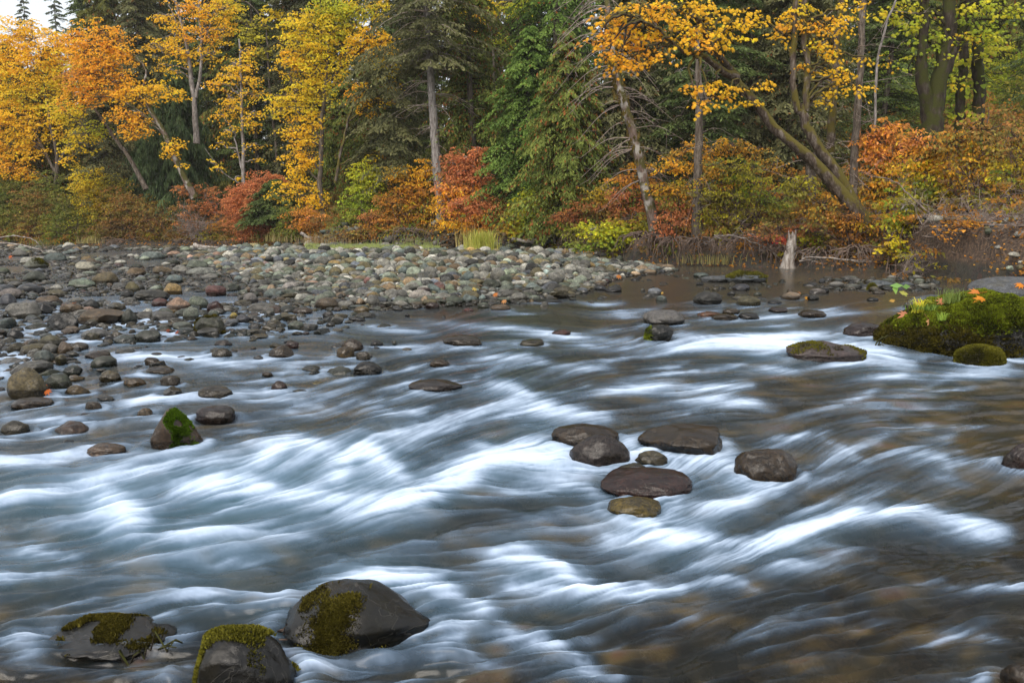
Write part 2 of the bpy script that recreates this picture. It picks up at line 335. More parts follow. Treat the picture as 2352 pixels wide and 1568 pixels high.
# view tag, x0, x1, top y, base y in that enlargement, colour, angularity, wetness (1 wet), landmark name
Z4, Z5, Z6, Z8, Z9, PP = (0, 527, 1 / 3), (784, 527, 1 / 3), (1568, 527, 1 / 3), (784, 980, .375), (1568, 980, .375), (0, 0, 1)
FEAT = [
 (Z4, 65, 325, 945, 1155, 'olive', .35, .4, 'big olive boulder by the left frame edge'), (Z4, 325, 500, 990, 1100, 'darkgreen', .3, .7, 0), (Z4, 435, 560, 935, 995, 'darkgreen', .3, .4, 0),
 (Z4, 95, 360, 1155, 1220, 'brown', .2, .9, 0), (Z4, 450, 625, 1070, 1130, 'ochre', .6, .9, 0), (Z4, 700, 840, 965, 1045, 'olive', .6, .8, 0), (Z4, 860, 1000, 1020, 1070, 'ochre', .4, 1, 0),
 (Z4, 1010, 1200, 940, 990, 'brown', .3, .9, 0), (Z4, 1110, 1240, 1005, 1080, 'brown', .6, 1, 0), (Z4, 1370, 1610, 1078, 1155, 'brown', .2, 1, 0),
 (Z4, 240, 370, 830, 930, 'teal', .5, .5, 0), (Z4, 385, 460, 860, 930, 'olive', .5, .8, 0), (Z4, 290, 405, 785, 858, 'grey', .3, .5, 0), (Z4, 280, 430, 725, 800, 'olive', .4, .5, 0), (Z4, 400, 500, 770, 860, 'tan', .6, .8, 0),
 (Z4, 55, 165, 775, 850, 'olive', .5, .8, 0), (Z4, 50, 160, 690, 755, 'dark', .4, 1, 0), (Z4, 320, 545, 575, 695, 'dark', .8, .9, 'dark angular boulder in the left shallows'),
 (Z4, 570, 845, 545, 658, 'brown', .9, .5, 'flat-faced brown slab in the left shallows'), (Z4, 835, 945, 545, 650, 'darkgreen', .4, .7, 0), (Z4, 560, 770, 680, 755, 'grey', .4, .6, 0), (Z4, 580, 690, 706, 762, 'olive', .4, .9, 0), (Z4, 770, 845, 700, 757, 'olive', .4, .9, 0),
 (Z4, 940, 1110, 690, 775, 'darkgreen', .7, .6, 0), (Z4, 480, 610, 775, 825, 'brown', .3, .9, 0), (Z4, 1360, 1550, 600, 722, 'darkgreen', .7, .6, 'knobbly green-brown boulder below the gravel bar'), (Z4, 1265, 1370, 530, 625, 'green', .2, .3, 0),
 (Z4, 1300, 1435, 455, 545, 'green', .2, .3, 0), (Z4, 1150, 1315, 465, 552, 'pink', .4, .2, 'rusty pink boulder in the left shallows'), (Z4, 1045, 1160, 470, 525, 'maroon', .3, .4, 0), (Z4, 930, 1160, 415, 490, 'dark', .4, .5, 0),
 (Z4, 1120, 1260, 370, 447, 'ochre', .8, .3, 0), (Z4, 870, 960, 360, 430, 'olive', .2, .3, 0), (Z4, 840, 930, 415, 470, 'dark', .2, .8, 0), (Z4, 635, 810, 290, 375, 'brown', .2, .2, 0), (Z4, 480, 665, 340, 405, 'green', .5, .2, 0),
 (Z4, 1145, 1260, 310, 370, 'teal', .2, .2, 0), (Z4, 255, 430, 455, 515, 'brown', .3, .5, 0), (Z4, 240, 365, 505, 580, 'dark', .6, .8, 0), (Z4, 580, 685, 480, 550, 'dark', .6, .7, 0), (Z4, 0, 112, 440, 530, 'slate', .3, .7, 0),
 (Z4, 0, 150, 402, 475, 'grey', .2, .2, 0), (Z4, 125, 295, 370, 440, 'slate', .3, .8, 'smooth blue-grey boulder at far left'), (Z4, 160, 320, 285, 360, 'darkgreen', .2, .3, 0), (Z4, 165, 320, 195, 267, 'green', .4, .2, 'grey-green boulder with moss at far left'),
 (Z4, 520, 665, 220, 285, 'lightgrey', .5, .1, 0), (Z4, 980, 1130, 150, 207, 'teal', .6, .1, 0), (Z4, 1060, 1190, 250, 310, 'brown', .4, .2, 0), (Z4, 1290, 1490, 260, 320, 'grey', .3, .1, 0), (Z4, 1420, 1560, 385, 457, 'maroon', .4, .3, 0),
 (Z4, 1430, 1550, 490, 570, 'maroon', .7, .9, 0), (Z4, 1435, 1510, 555, 615, 'green', .3, .5, 0), (Z4, 1680, 1780, 435, 510, 'grey', .3, .3, 0), (Z4, 1630, 1730, 585, 645, 'slate', .6, .7, 0), (Z4, 1585, 1640, 570, 625, 'yellow', .4, .2, 0),
 (Z4, 1940, 2060, 360, 427, 'lightgrey', .5, .1, 0), (Z4, 2175, 2330, 465, 547, 'brown', .3, .7, 0), (Z4, 2020, 2155, 535, 580, 'brown', .3, .9, 0), (Z4, 2225, 2300, 560, 610, 'dark', .4, .9, 0),
 (Z4, 1855, 2020, 795, 880, 'brown', .7, 1, 'squarish wet brown boulder in midstream'), (Z4, 1955, 2060, 770, 812, 'maroon', .4, 1, 0), (Z4, 1480, 1600, 762, 800, 'purple', .2, 1, 0), (Z4, 1460, 1600, 815, 880, 'olive', .2, 1, 0),
 (Z4, 1710, 1800, 640, 682, 'dark', .4, .9, 0), (Z4, 1800, 1905, 652, 692, 'olive', .4, .9, 0), (Z4, 1870, 1980, 1040, 1107, 'maroon', .4, 1, 0),
 (Z4, 1035, 1395, 1228, 1515, 'brown', .6, .8, 'peaked brown boulder with green moss on its right'), (Z4, 1350, 1625, 1217, 1325, 'purple', .3, 1, 0), (Z4, 20, 200, 1315, 1405, 'olive', .2, 1, 0), (Z4, 620, 875, 1470, 1545, 'pink', .1, 1, 0), (Z4, 595, 705, 1185, 1232, 'brown', .2, 1, 0),
 (Z4, 950, 1050, 1228, 1280, 'tan', .2, 1, 0), (Z4, 590, 760, 835, 890, 'brown', .6, .9, 0), (Z4, 1000, 1100, 880, 930, 'brown', .3, 1, 0), (Z4, 800, 940, 825, 853, 'darkgreen', .2, 1, 0),
 (Z5, 85, 280, 908, 995, 'blackish', .4, 1, 'glossy black boulder in midstream'), (Z5, 0, 150, 755, 830, 'brown', .4, 1, 0), (Z5, -35, 90, 805, 880, 'ochre', .4, 1, 0), (Z5, 100, 200, 840, 895, 'brown', .5, 1, 0),
 (Z5, 460, 625, 410, 487, 'lightgrey', .15, .1, 'smooth pale grey boulder at the front of the gravel bar'), (Z5, 620, 715, 358, 437, 'maroon', .1, .1, 0), (Z5, 640, 710, 402, 440, 'olive', .1, .1, 0), (Z5, 745, 815, 310, 375, 'brown', .6, .1, 0), (Z5, 990, 1050, 300, 370, 'olive', .4, .1, 0),
 (Z5, 1030, 1165, 515, 556, 'tan', .1, .8, 0), (Z5, 470, 575, 497, 535, 'brown', .4, .5, 0), (Z5, 580, 675, 500, 542, 'maroon', .4, .9, 0), (Z5, 1815, 1930, 385, 430, 'dark', .7, .8, 0), (Z5, 1745, 1830, 385, 417, 'slate', .4, .8, 0),
 (Z5, 1335, 1520, 478, 502, 'dark', .3, 1, 0), (Z5, 90, 190, 525, 572, 'ochre', .2, .9, 0), (Z5, 50, 165, 598, 628, 'dark', .3, 1, 0), (Z5, 700, 970, 728, 797, 'brown', .5, 1, 'brown rock with tiny waterfall over its front'),
 (Z5, 1230, 1395, 757, 797, 'olive', .5, 1, 0), (Z5, 1450, 1580, 690, 728, 'red', .1, 1, 0), (Z5, 465, 830, 1038, 1112, 'purple', .3, 1, 'low wet rock with a sheet of water sliding over it'), (Z5, 610, 745, 890, 940, 'brown', .2, 1, 0),
 (Z5, 840, 915, 540, 558, 'red', .3, .9, 0), (Z5, 2080, 2360, 552, 655, 'grey', .6, .6, 'leaning grey boulder in midstream'), (Z5, 2090, 2285, 652, 767, 'dark', .6, .9, 0),
 (Z5, 1445, 1925, 1337, 1508, 'brown', .3, 1, 'long shiny brown boulder in midstream'), (Z5, 1570, 1990, 1410, 1635, 'purple', .15, 1, 'big rounded purple boulder under sliding water'), (Z5, 2040, 2630, 1355, 1560, 'brown', .5, 1, 'flat-topped brown boulder with little falls along its front'),
 (Z8, 1790, 1998, 147, 240, 'olive', .5, .7, 0), (Z8, 1660, 1880, 218, 300, 'olive', .5, .9, 0), (Z8, 1575, 2140, 262, 437, 'maroon', .25, 1, 'glossy maroon boulder with flat top'), (Z8, 1620, 1960, 428, 560, 'yellow', .35, 1, 'yellow-brown stone below the maroon boulder'),
 (Z9, 310, 690, 135, 335, 'brown', .1, 1, 0),
 (Z9, 1960, 2200, 95, 260, 'purple', .4, 1, 0), (Z9, 1960, 2260, 1440, 1640, 'brown', .5, 1, 0),
 (Z6, 275, 395, 545, 582, 'brown', .4, .9, 0), (Z6, 385, 525, 573, 617, 'blackish', .4, 1, 0), (Z6, 200, 380, 577, 622, 'brown', .4, 1, 0), (Z6, 95, 260, 562, 602, 'orange', .1, 1, 0), (Z6, 805, 975, 555, 607, 'brown', .1, 1, 0),
 (Z6, 595, 720, 535, 572, 'purple', .2, 1, 0), (Z6, 680, 808, 430, 482, 'tan', .3, .4, 0), (Z6, 870, 985, 405, 442, 'grey', .5, .3, 0), (Z6, 930, 1010, 402, 437, 'blackish', .5, 1, 0), (Z6, 1270, 1350, 465, 490, 'dark', .4, 1, 0), (Z6, 860, 935, 450, 485, 'dark', .3, .9, 0),
 (Z6, 1005, 1110, 358, 400, 'grey', .3, .2, 0), (Z6, 1110, 1225, 375, 408, 'green', .3, .2, 0), (Z6, 1275, 1445, 348, 402, 'slate', .3, .2, 0), (Z6, 1480, 1600, 363, 400, 'slate', .3, .2, 0), (Z6, 1620, 1708, 372, 412, 'grey', .4, .2, 0), (Z6, 1275, 1335, 372, 415, 'olive', .1, .2, 0),
 (Z6, 1310, 1395, 415, 443, 'brown', .3, .5, 0), (Z6, 1540, 1600, 388, 412, 'brown', .3, .3, 0), (Z6, 1105, 1400, 640, 748, 'purple', .3, 1, 'purple rock at the chute beside the big mossy boulder'), (Z6, 72, 268, 430, 513, 'dark', .25, .5, 'rounded dark stone in the calm water at right'), (Z6, 370, 530, 455, 523, 'olive', .3, .7, 0),
 (Z6, 125, 345, 318, 362, 'slate', .5, .3, 0), (Z6, 290, 570, 292, 365, 'slate', .5, .2, 'low slab with moss in the calm pool'), (Z6, 345, 458, 372, 420, 'slate', .4, .8, 0), (Z6, 490, 545, 430, 455, 'green', .1, .3, 0),
 (Z6, 713, 1245, 770, 912, 'purple', .75, .7, 'peaked purple-grey rock left of the big mossy boulder'), (Z6, 1890, 2200, 808, 940, 'olive', .2, .3, 'small dome covered in yellow-green moss'),
 (Z6, 1970, 2700, 330, 500, 'slate', .3, .2, 'smooth grey boulder behind the big mossy one'), (Z6, 2140, 2330, 275, 350, 'green', .2, .1, 0), (Z6, 1545, 1830, 445, 560, 'slate', .4, .3, 0),
 (Z6, 77, 180, 295, 332, 'teal', .4, .6, 0), (Z6, 92, 145, 362, 382, 'dark', .4, 1, 0), (Z6, 590, 680, 485, 508, 'dark', .2, 1, 0),
 (Z6, 2060, 2160, 270, 335, 'grey', .4, .2, 0), (Z6, 1880, 1960, 300, 335, 'darkgreen', .4, .3, 0), (Z6, 1790, 1880, 270, 305, 'grey', .4, .3, 0), (Z6, 1960, 2060, 255, 300, 'darkgreen', .4, .3, 0), (Z6, 2230, 2330, 215, 262, 'dark', .4, .3, 0),
]
HERO = [  # boulders whose moss and shape get special care
 (PP, 2035, 2450, 672, 818, 'blackish', .3, .35, 'huge boulder thick with green moss at right'),
 (PP, 645, 996, 1342, 1497, 'dark', .3, .95, 'long dark boulder with yellow-green moss in the foreground'),
 (PP, 425, 690, 1444, 1610, 'dark', .75, .95, 'craggy dark rock with moss edges in the foreground'),
 (PP, 118, 405, 1446, 1500, 'dark', .5, .95, 'low dark mossy rock at lower left')]
def hero_shape(kind, sub=5):
    r_ = np.random.default_rng(5); V, Fc = rock_shape(r_, sub, {'crag': .85, 'long': .08}.get(kind, .35), .05)
    if kind == 'long':
        t = V[:, 0]; V[:, 2] = np.where(V[:, 2] > -.2, (V[:, 2] + .2) * (1.0 - .5 * sstep(.0, 1.05, t)) - .2, V[:, 2]); V[:, 1] *= 1 - .35 * sstep(.1, 1, t)
    if kind == 'big':
        t = V[:, 0]; V[:, 2] *= .82 + .18 * sstep(-.9, .1, t)
    if kind == 'peak':
        t = V[:, 0]; V[:, 2] = np.where(V[:, 2] > -.3, (V[:, 2] + .3) * (1 - .42 * np.abs(t + .22) ** 1.3) - .3, V[:, 2]); V[:, 0] *= 1 - .22 * sstep(-.2, 1, V[:, 2])
    V -= (V.max(0) + V.min(0)) / 2; V /= (V.max(0) - V.min(0)) / 2
    return V, Fc
stones = []          # (centre xyz, rx, ry, rz, colour key, label landmark)
landmarks = []
def place_feat(e, sub=3, prof=None):
    zv, x0, x1, yt, yb, ck, ang, wet, lm = e
    ox, oy, s = zv; x0, x1, yt, yb = ox + x0 * s, ox + x1 * s, oy + yt * s, oy + yb * s
    xm = (x0 + x1) / 2; g = ground(xm, yb)
    # rests on bar / shore where the terrain stands above the water
    for _ in range(4):
        zt = max(0.0, float(terr(g[0], g[1] + .1)) - .01); g = ground(xm, yb, zt)
    d = g[1]; W = (x1 - x0) * d / F; dep = min(W * rng.uniform(.65, .9), 2.6)
    cy = d + dep * .42
    top = at(xm, yt, cy)[2]; top = max(top, zt + .03)
    cx = at(xm, yb, cy)[0]; W = (x1 - x0) * cy / F
    return np.array([cx, cy, zt]), W, dep, top - zt
BADP = 0
def make_stone(e, name='river_stone', cat='stone', sub=3, group=None, shape=None, smooth=True):
    base, W, dep, ht = place_feat(e); ck, ang, wet = e[5], e[6], e[7]
    V, Fc = rock_shape(rng, sub, ang, .07) if shape is None else shape
    V = V.copy()
    sink = max(ht * .55, .06)
    V[:, 0] *= W / 2 * 1.03; V[:, 1] *= dep / 2; V[:, 2] *= (ht + sink) / 2; V[:, 2] += (ht - sink) / 2
    c = np.array(C[ck]) * rng.uniform(.85, 1.15, 3) ** .5
    col = np.broadcast_to(c, V.shape) * (1 + .12 * vnoise(V[:, 0] * 6 + base[0], V[:, 1] * 6, V[:, 2] * 9, 3))[:, None]
    o = mesh(name, V, Fc, M['stone'], None, {'col': col, 'wet': np.full(len(V), wet * 1.0)}, smooth)
    o.location = base; o['category'] = cat
    if group: o['group'] = group
    stones.append(dict(o=o, b=base, W=W, D=dep, h=ht, ck=ck, ang=ang, wet=wet, lm=e[8], V=V))
    return o
for e in FEAT: make_stone(e, sub=4 if (e[2] - e[1]) * e[0][2] > 60 else 3, group='river stones', shape=hero_shape('peak', 4) if 'peaked brown' in str(e[8]) else None)
def moss_on(st, sel, n, colA, colB, size, name='moss', parent=None):
    """scatter tufts over the faces of stone st for which sel(P, N) is true"""
    V = st['V'] + np.array(st['b']); Fc = ICO[{len(ICO[k][0]): k for k in ICO}[len(V)]][1]
    A, B, D = V[Fc[:, 0]], V[Fc[:, 1]], V[Fc[:, 2]]; N = np.cross(B - A, D - A); ar = np.linalg.norm(N, axis=1); N = N / (ar[:, None] + 1e-12)
    P = (A + B + D) / 3; k = np.clip(sel(P - np.array(st['b']), N), 0, 1) * ar
    k = np.where(P[:, 2] < .0, 0, k)
    if k.sum() <= 0: return
    i = rng.choice(len(Fc), n, p=k / k.sum()); u, v = rng.random(n), rng.random(n); f = u + v > 1; u[f] = 1 - u[f]; v[f] = 1 - v[f]
    Q = A[i] + (B - A)[i] * u[:, None] + (D - A)[i] * v[:, None]; n_ = N[i]
    s = size * rng.uniform(.5, 1.4, n)
    clump = fbm(Q[:, 0] * 7, Q[:, 1] * 7, Q[:, 2] * 7, 4, 2)
    d = norm(n_ + rng.normal(0, .5, (n, 3)) + np.array([0, 0, .4])); sd = norm(np.cross(d, rng.normal(size=(n, 3))))
    base = Q + n_ * (np.clip(clump, -.2, 1) * size * 1.3)[:, None]
    T = base + d * s[:, None]; w_ = s[:, None] * .45
    VV = np.stack([base - sd * w_ - n_ * size * .4, base + sd * w_ - n_ * size * .4, T + sd * w_ * .5, T - sd * w_ * .5], 1).reshape(-1, 3)
    t = np.clip(.5 + .45 * clump + rng.normal(0, .22, n), 0, 1)[:, None]
    c = (np.array(colA) * (1 - t) + np.array(colB) * t)
    o = mesh(name, VV - np.array(st['b']), np.arange(4 * n).reshape(-1, 4), M['moss'], st['o'], {'col': np.repeat(c, 4, 0)}, False)
    return o
MG = ((.018, .026, .003), (.21, .26, .016)); MY = ((.016, .016, .004), (.17, .16, .018)); MB_ = ((.016, .014, .003), (.10, .085, .012))
def find(s): return next(q for q in stones if q['lm'] and s in q['lm'])
# --- hero boulders
for e in HERO: make_stone(e, name='mossy_boulder', cat='boulder', sub=5, group='mossy boulders', shape=hero_shape('big') if 'huge' in e[8] else hero_shape('long') if 'long dark' in e[8] else hero_shape('crag') if 'craggy' in e[8] else None)
big = find('huge boulder')
def top_bias(P, N, h): return np.clip(N[:, 2] * 1.2 + .4 * fbm(P[:, 0] * 2, P[:, 1] * 2, P[:, 2] * 2, 8, 2), 0, 1)
bh = big['h']
moss_on(big, lambda P, N: sstep(.36, .72, P[:, 2] / bh + .25 * fbm(P[:, 0] * 1.6, P[:, 1] * 1.6, P[:, 2] * 1.6, 3)) * sstep(.05, .5, N[:, 2] + .3), 42000, *MG, .03)
moss_on(big, lambda P, N: sstep(-.05, .3, fbm(P[:, 0] * 1.8, P[:, 1] * 1.8, P[:, 2] * 1.8 + 4, 31)) * sstep(-.1, .5, np.abs(P[:, 0] - .25)) + sstep(.0, -.5, P[:, 0]) * .8, 34000, *MB_, .026)
sm = find('small dome'); moss_on(sm, lambda P, N: np.ones(len(P)), 16000, *MY, .018)
f1 = find('long dark boulder')
moss_on(f1, lambda P, N: sstep(-.12, .16, -np.abs(P[:, 0] + .12 * f1['W']) / f1['W'] + .16 + .16 * fbm(P[:, 0] * 7, P[:, 1] * 7, P[:, 2] * 7, 3)) ** 2 * sstep(.2, -.15, N[:, 1]) * sstep(.95, .5, P[:, 2] / f1['h'] + .2 * fbm(P[:, 0] * 9, P[:, 1] * 9, seed=4)), 15000, (.012, .010, .003), (.15, .13, .02), .008)
f2 = find('craggy dark rock'); moss_on(f2, lambda P, N: sstep(.25, .5, fbm(P[:, 0] * 5, P[:, 1] * 5, P[:, 2] * 5, 13) + .5 * N[:, 2] - .28) , 5000, *MY, .009)
f3 = find('low dark mossy'); moss_on(f3, lambda P, N: sstep(-.1, .3, fbm(P[:, 0] * 5, P[:, 1] * 5, P[:, 2] * 5, 17) + .05 - P[:, 0] / f3['W'] * 1.2), 7000, *MB_, .010)
pk = find('peaked brown boulder'); moss_on(pk, lambda P, N: sstep(-.06, .04, P[:, 0] / pk['W'] - .05 + .11 * fbm(P[:, 0] * 9, P[:, 1] * 9, P[:, 2] * 9, 13)) * sstep(.45, .25, P[:, 0] / pk['W'] + .10 * fbm(P[:, 0] * 8, P[:, 1] * 8, P[:, 2] * 8, 14)) * sstep(.3, -.1, N[:, 1]) * sstep(-.5, .0, fbm(P[:, 0] * 16, P[:, 1] * 16, P[:, 2] * 16, 15) + P[:, 2] / pk['h'] * .5 - .15), 6500, (.015, .028, .003), (.12, .22, .012), .012)
kn = find('knobbly'); moss_on(kn, lambda P, N: sstep(.1, .4, fbm(P[:, 0] * 6, P[:, 1] * 6, P[:, 2] * 6, 13)), 2500, *MB_, .02)
sl_ = find('low slab with moss'); moss_on(sl_, lambda P, N: sstep(-.1, .2, fbm(P[:, 0] * 1.5, P[:, 1] * 1.5, seed=13)) * sstep(.4, .8, N[:, 2]), 5000, *MY, .03)
pr = find('peaked purple-grey'); moss_on(pr, lambda P, N: sstep(.0, .3, fbm(P[:, 0] * 4, P[:, 1] * 4, P[:, 2] * 4, 23) - .25 + .5 * N[:, 2]), 2600, *MY, .012)
ls = find('leaning grey'); dk = stones[[i for i, q in enumerate(stones) if q is ls][0] + 1]; moss_on(dk, lambda P, N: sstep(-.25, -.4, P[:, 0] / dk['W']), 1200, *MG, .014)
gm = find('with moss at far left'); moss_on(gm, lambda P, N: sstep(.0, .3, P[:, 0] / gm['W']) * sstep(.2, .6, N[:, 2]), 1500, *MY, .03)
for q in stones:
    if q['ck'] == 'olive' and q['ang'] == .1 and q['wet'] == .2: moss_on(q, lambda P, N: np.ones(len(P)), 2500, *MY, .02)
    if q['ck'] == 'green' and q['wet'] == .1 and q['ang'] == .2: moss_on(q, lambda P, N: sstep(.3, .8, N[:, 2]), 2500, *MG, .03)

# --- cobbles: candidates over the bar, the left shallows, the right-hand shore
shapes2 = [rock_shape(rng, 2, a, .10) for a in (.2, .3, .4, .5, .6, .7, .8, .9, 1., .4)]
shapes1 = [rock_shape(rng, 1, a, .05) for a in (.2, .3, .4, .5, .6, .7, .8, .9, 1., .4)]
shapes3 = [rock_shape(rng, 3, a, .11) for a in (.2, .3, .4, .5, .6, .7, .8, .9, 1., .4)]
cell = {}; CS = .6
def free(x, y, r, k=.8):
    i, j = int(x // CS), int(y // CS)
    for a in (-2, -1, 0, 1, 2):
        for b in (-2, -1, 0, 1, 2):
            for (X_, Y_, R_) in cell.get((i + a, j + b), ()):
                if (x - X_) ** 2 + (y - Y_) ** 2 < (k * (r + R_)) ** 2: return False
    return True
def occupy(x, y, r): cell.setdefault((int(x // CS), int(y // CS)), []).append((x, y, r))
for q in stones:
    n = max(1, int(q['W'] / .3))
    for k in range(n): occupy(q['b'][0] + (k - (n - 1) / 2) * q['W'] / n, q['b'][1], max(q['D'], q['W'] / n) / 2 * .8)
cob = []
SC = [(-.6, 0)]
BARW_, LEFTW_ = BARW, LEFTW
RB = [(2060, 612), (2140, 600), (2400, 560), (2700, 560), (2700, 720), (2352, 668), (2260, 650), (2180, 640), (2100, 632)]
RBW = [tuple(ground(a, b)[:2]) for a, b in RB]
ISL = [(1900, 640), (2140, 640), (2160, 668), (1900, 668), (1860, 655)]
ISLW = [tuple(ground(a, b)[:2]) for a, b in ISL]
def throw(poly, n, smin, smax, k, keep=None, mean=.13):
    P = np.array(poly); lo, hi = P.min(0), P.max(0)
    xs_, ys_ = rng.uniform(max(lo[0], -34), min(hi[0], 24), n), rng.uniform(lo[1], min(hi[1], 56), n)
    ok = in_poly(xs_, ys_, poly); px, py = proj(xs_, ys_, 0); ok &= (px > -350) & (px < 2700)
    if keep is not None: ok &= keep(xs_, ys_, px, py)
    xs_, ys_ = xs_[ok], ys_[ok]
    rs = np.clip(mean * np.exp(rng.normal(0, .42, len(xs_))), smin, smax) * np.clip(ys_ / 28, .85, 1.1)
    o_ = np.argsort(-rs + rng.normal(0, .02, len(rs)))
    for i in o_:
        if free(xs_[i], ys_[i], rs[i], k): occupy(xs_[i], ys_[i], rs[i]); cob.append((xs_[i], ys_[i], rs[i]))
throw(BARW, 80000, .04, .23, .74, mean=.092)
throw(BARW, 110000, .04, .10, .60, mean=.06)
throw(LEFTW, 40000, .06, .34, .72, keep=lambda x, y, px, py: (fbm(x * .3, y * .3, seed=44) > -.12 - .35 * (py > 650)) & (rng.random(len(x)) < np.where(px < 260, .7, 1)), mean=.095)
throw(LEFTW, 30000, .04, .09, .7, keep=lambda x, y, px, py: (fbm(x * .3, y * .3, seed=44) > -.1), mean=.07)
throw(RBW, 14000, .05, .3, .66, keep=lambda x, y, px, py: (terr(x, y) < .6) | ((terr(x, y) < 2.4) & (rng.random(len(x)) < .45)), mean=.085)
throw(ISLW, 500, .06, .22, .85, mean=.12)
# loose cobbles in the shallows below the bar and along its tip
TIP = [(1380, 640), (1560, 622), (1720, 640), (1900, 640), (1850, 690), (1700, 690), (1500, 690), (1300, 700), (1000, 730), (700, 770), (560, 790), (640, 750), (900, 715), (1200, 700)]
throw([tuple(ground(a, b)[:2]) for a, b in TIP], 420, .06, .16, 1.4, mean=.10)
MIDL = [(-150, 720), (420, 760), (900, 740), (980, 790), (760, 900), (520, 900), (360, 930), (200, 1040), (-200, 1040)]
throw([tuple(ground(a, b)[:2]) for a, b in MIDL], 330, .05, .15, 1.25, mean=.085)
cob = np.array(cob); px, py = proj(cob[:, 0], cob[:, 1], 0)
vis = (px > -20) & (px < 2372)
app = cob[:, 2] / cob[:, 1] * vis                       # apparent size
order = np.argsort(-app); n_ind = max(0, 300 - len(stones))
ckeys = ['grey', 'lightgrey', 'green', 'teal', 'olive', 'brown', 'dark', 'darkgreen', 'tan', 'ochre', 'purple', 'maroon', 'slate', 'pink']
cprob = np.array([.24, .13, .15, .08, .11, .045, .09, .08, .022, .010, .006, .006, .05, .004]); cprob /= cprob.sum()
def cobble_geo(c, sh):
    x, y, r = c; V, Fc = sh
    a = rng.uniform(0, 2 * PI); flat = rng.uniform(.36, .85); el = rng.uniform(.55, 1.0)
    W = V * np.array([r * 1.12, r * el, r * flat]); ca, sa = math.cos(a), math.sin(a); tl = rng.normal(0, .18)
    W = np.stack([W[:, 0], W[:, 1] * math.cos(tl) - W[:, 2] * math.sin(tl), W[:, 1] * math.sin(tl) + W[:, 2] * math.cos(tl)], -1)
    W = np.stack([W[:, 0] * ca - W[:, 1] * sa, W[:, 0] * sa + W[:, 1] * ca, W[:, 2]], -1)
    return W, Fc, r * flat
tz = terr(cob[:, 0], cob[:, 1])
for i in order[:n_ind]:
    x, y, r = cob[i]; W, Fc, hz = cobble_geo(cob[i], shapes3[rng.integers(10)]); ck = ckeys[rng.choice(len(ckeys), p=cprob)]
    zc = max(tz[i] + hz * .35, rng.uniform(-.55, .35) * hz)
    c = np.array(C[ck]) * math.exp(rng.normal(-.12, .35))
    wet = float(np.clip(.9 - (tz[i] + .05) * 6, 0, .9)) * rng.uniform(.6, 1) * (.35 if y > 22 else 1)
    o = mesh('cobble', W, Fc, M['stone'], None, {'col': np.broadcast_to(c, W.shape), 'wet': np.full(len(W), wet)})
    o.location = (x, y, zc); o['category'] = 'stone'; o['group'] = 'river stones'
    stones.append(dict(o=o, b=np.array([x, y, zc]), W=2 * r, D=2 * r, h=hz, ck=ck, ang=.3, wet=wet, lm=0, V=W))
VS, FS, CS_, WS, n0 = [], [], [], [], 0
for i in order[n_ind:]:
    x, y, r = cob[i]; sh = (shapes1 if y > 27 else shapes2)[rng.integers(10)]; W, Fc, hz = cobble_geo(cob[i], sh)
    VS.append(W + np.array([x, y, max(tz[i] + hz * (.35 + (rng.random() * .9 if tz[i] > .05 else 0)), rng.uniform(-.7, .25) * hz)])); FS.append(Fc + n0); n0 += len(W)
    c = np.array(C[ckeys[rng.choice(len(ckeys), p=cprob)]]) * 1.05 * math.exp(rng.normal(0, .42))
    CS_.append(np.broadcast_to(c, W.shape)); WS.append(np.full(len(W), float(np.clip(.8 - (tz[i] + .05) * 6, 0, .8)) * rng.uniform(.3, 1) * (.35 if y > 22 else 1)))
print('cobbles', len(cob), 'named', len(stones))
o = mesh('cobble_bed', np.concatenate(VS), np.concatenate(FS), M['stone'], None, {'col': np.concatenate(CS_), 'wet': np.concatenate(WS)})
tag(o, 'countless smaller grey and green cobbles of the gravel bar and shallows', 'gravel', kind='stuff')
# --- stones lying on the bed under the water
VS, FS, CS_, n0 = [], [], [], 0
for k in range(4200):
    px_, py_ = rng.uniform(-200, 2550), 700 + 900 * rng.random() ** 1.1
    g = ground(px_, py_, -.3); r = float(np.clip(.12 * np.exp(rng.normal(0, .5)), .04, .3))
    W, Fc, hz = cobble_geo((g[0], g[1], r), shapes2[rng.integers(10)])
    tzz = float(terr(g[0], g[1])); top = min(tzz + hz * 1.2, -.05)
    VS.append(W + np.array([g[0], g[1], top - hz])); FS.append(Fc + n0); n0 += len(W)
    c = np.array(C[['olive', 'brown', 'ochre', 'dark', 'tan', 'maroon', 'olive', 'brown', 'ochre'][rng.integers(9)]]) * rng.uniform(.8, 1.6)
    CS_.append(np.broadcast_to(c, W.shape))
o = mesh('sunken_stones', np.concatenate(VS), np.concatenate(FS), M['stone'], None, {'col': np.concatenate(CS_), 'wet': np.full(n0, .3)})
tag(o, 'brown and ochre stones lying on the bed under the running water', 'gravel', kind='stuff')
# ------------------------------------------------------------------ water
def rs(e, W=1): return e
STEP = 2.5
gx = np.arange(-520, 3150, STEP); gy = np.concatenate([np.arange(556, 620, 1.6), np.arange(620, 1720, STEP), np.arange(1720, 2500, 15)])
GX, GY = np.meshgrid(gx, gy); nr, nc = GX.shape
WX, WY, _ = [ground(GX, GY)[..., k] for k in range(3)]
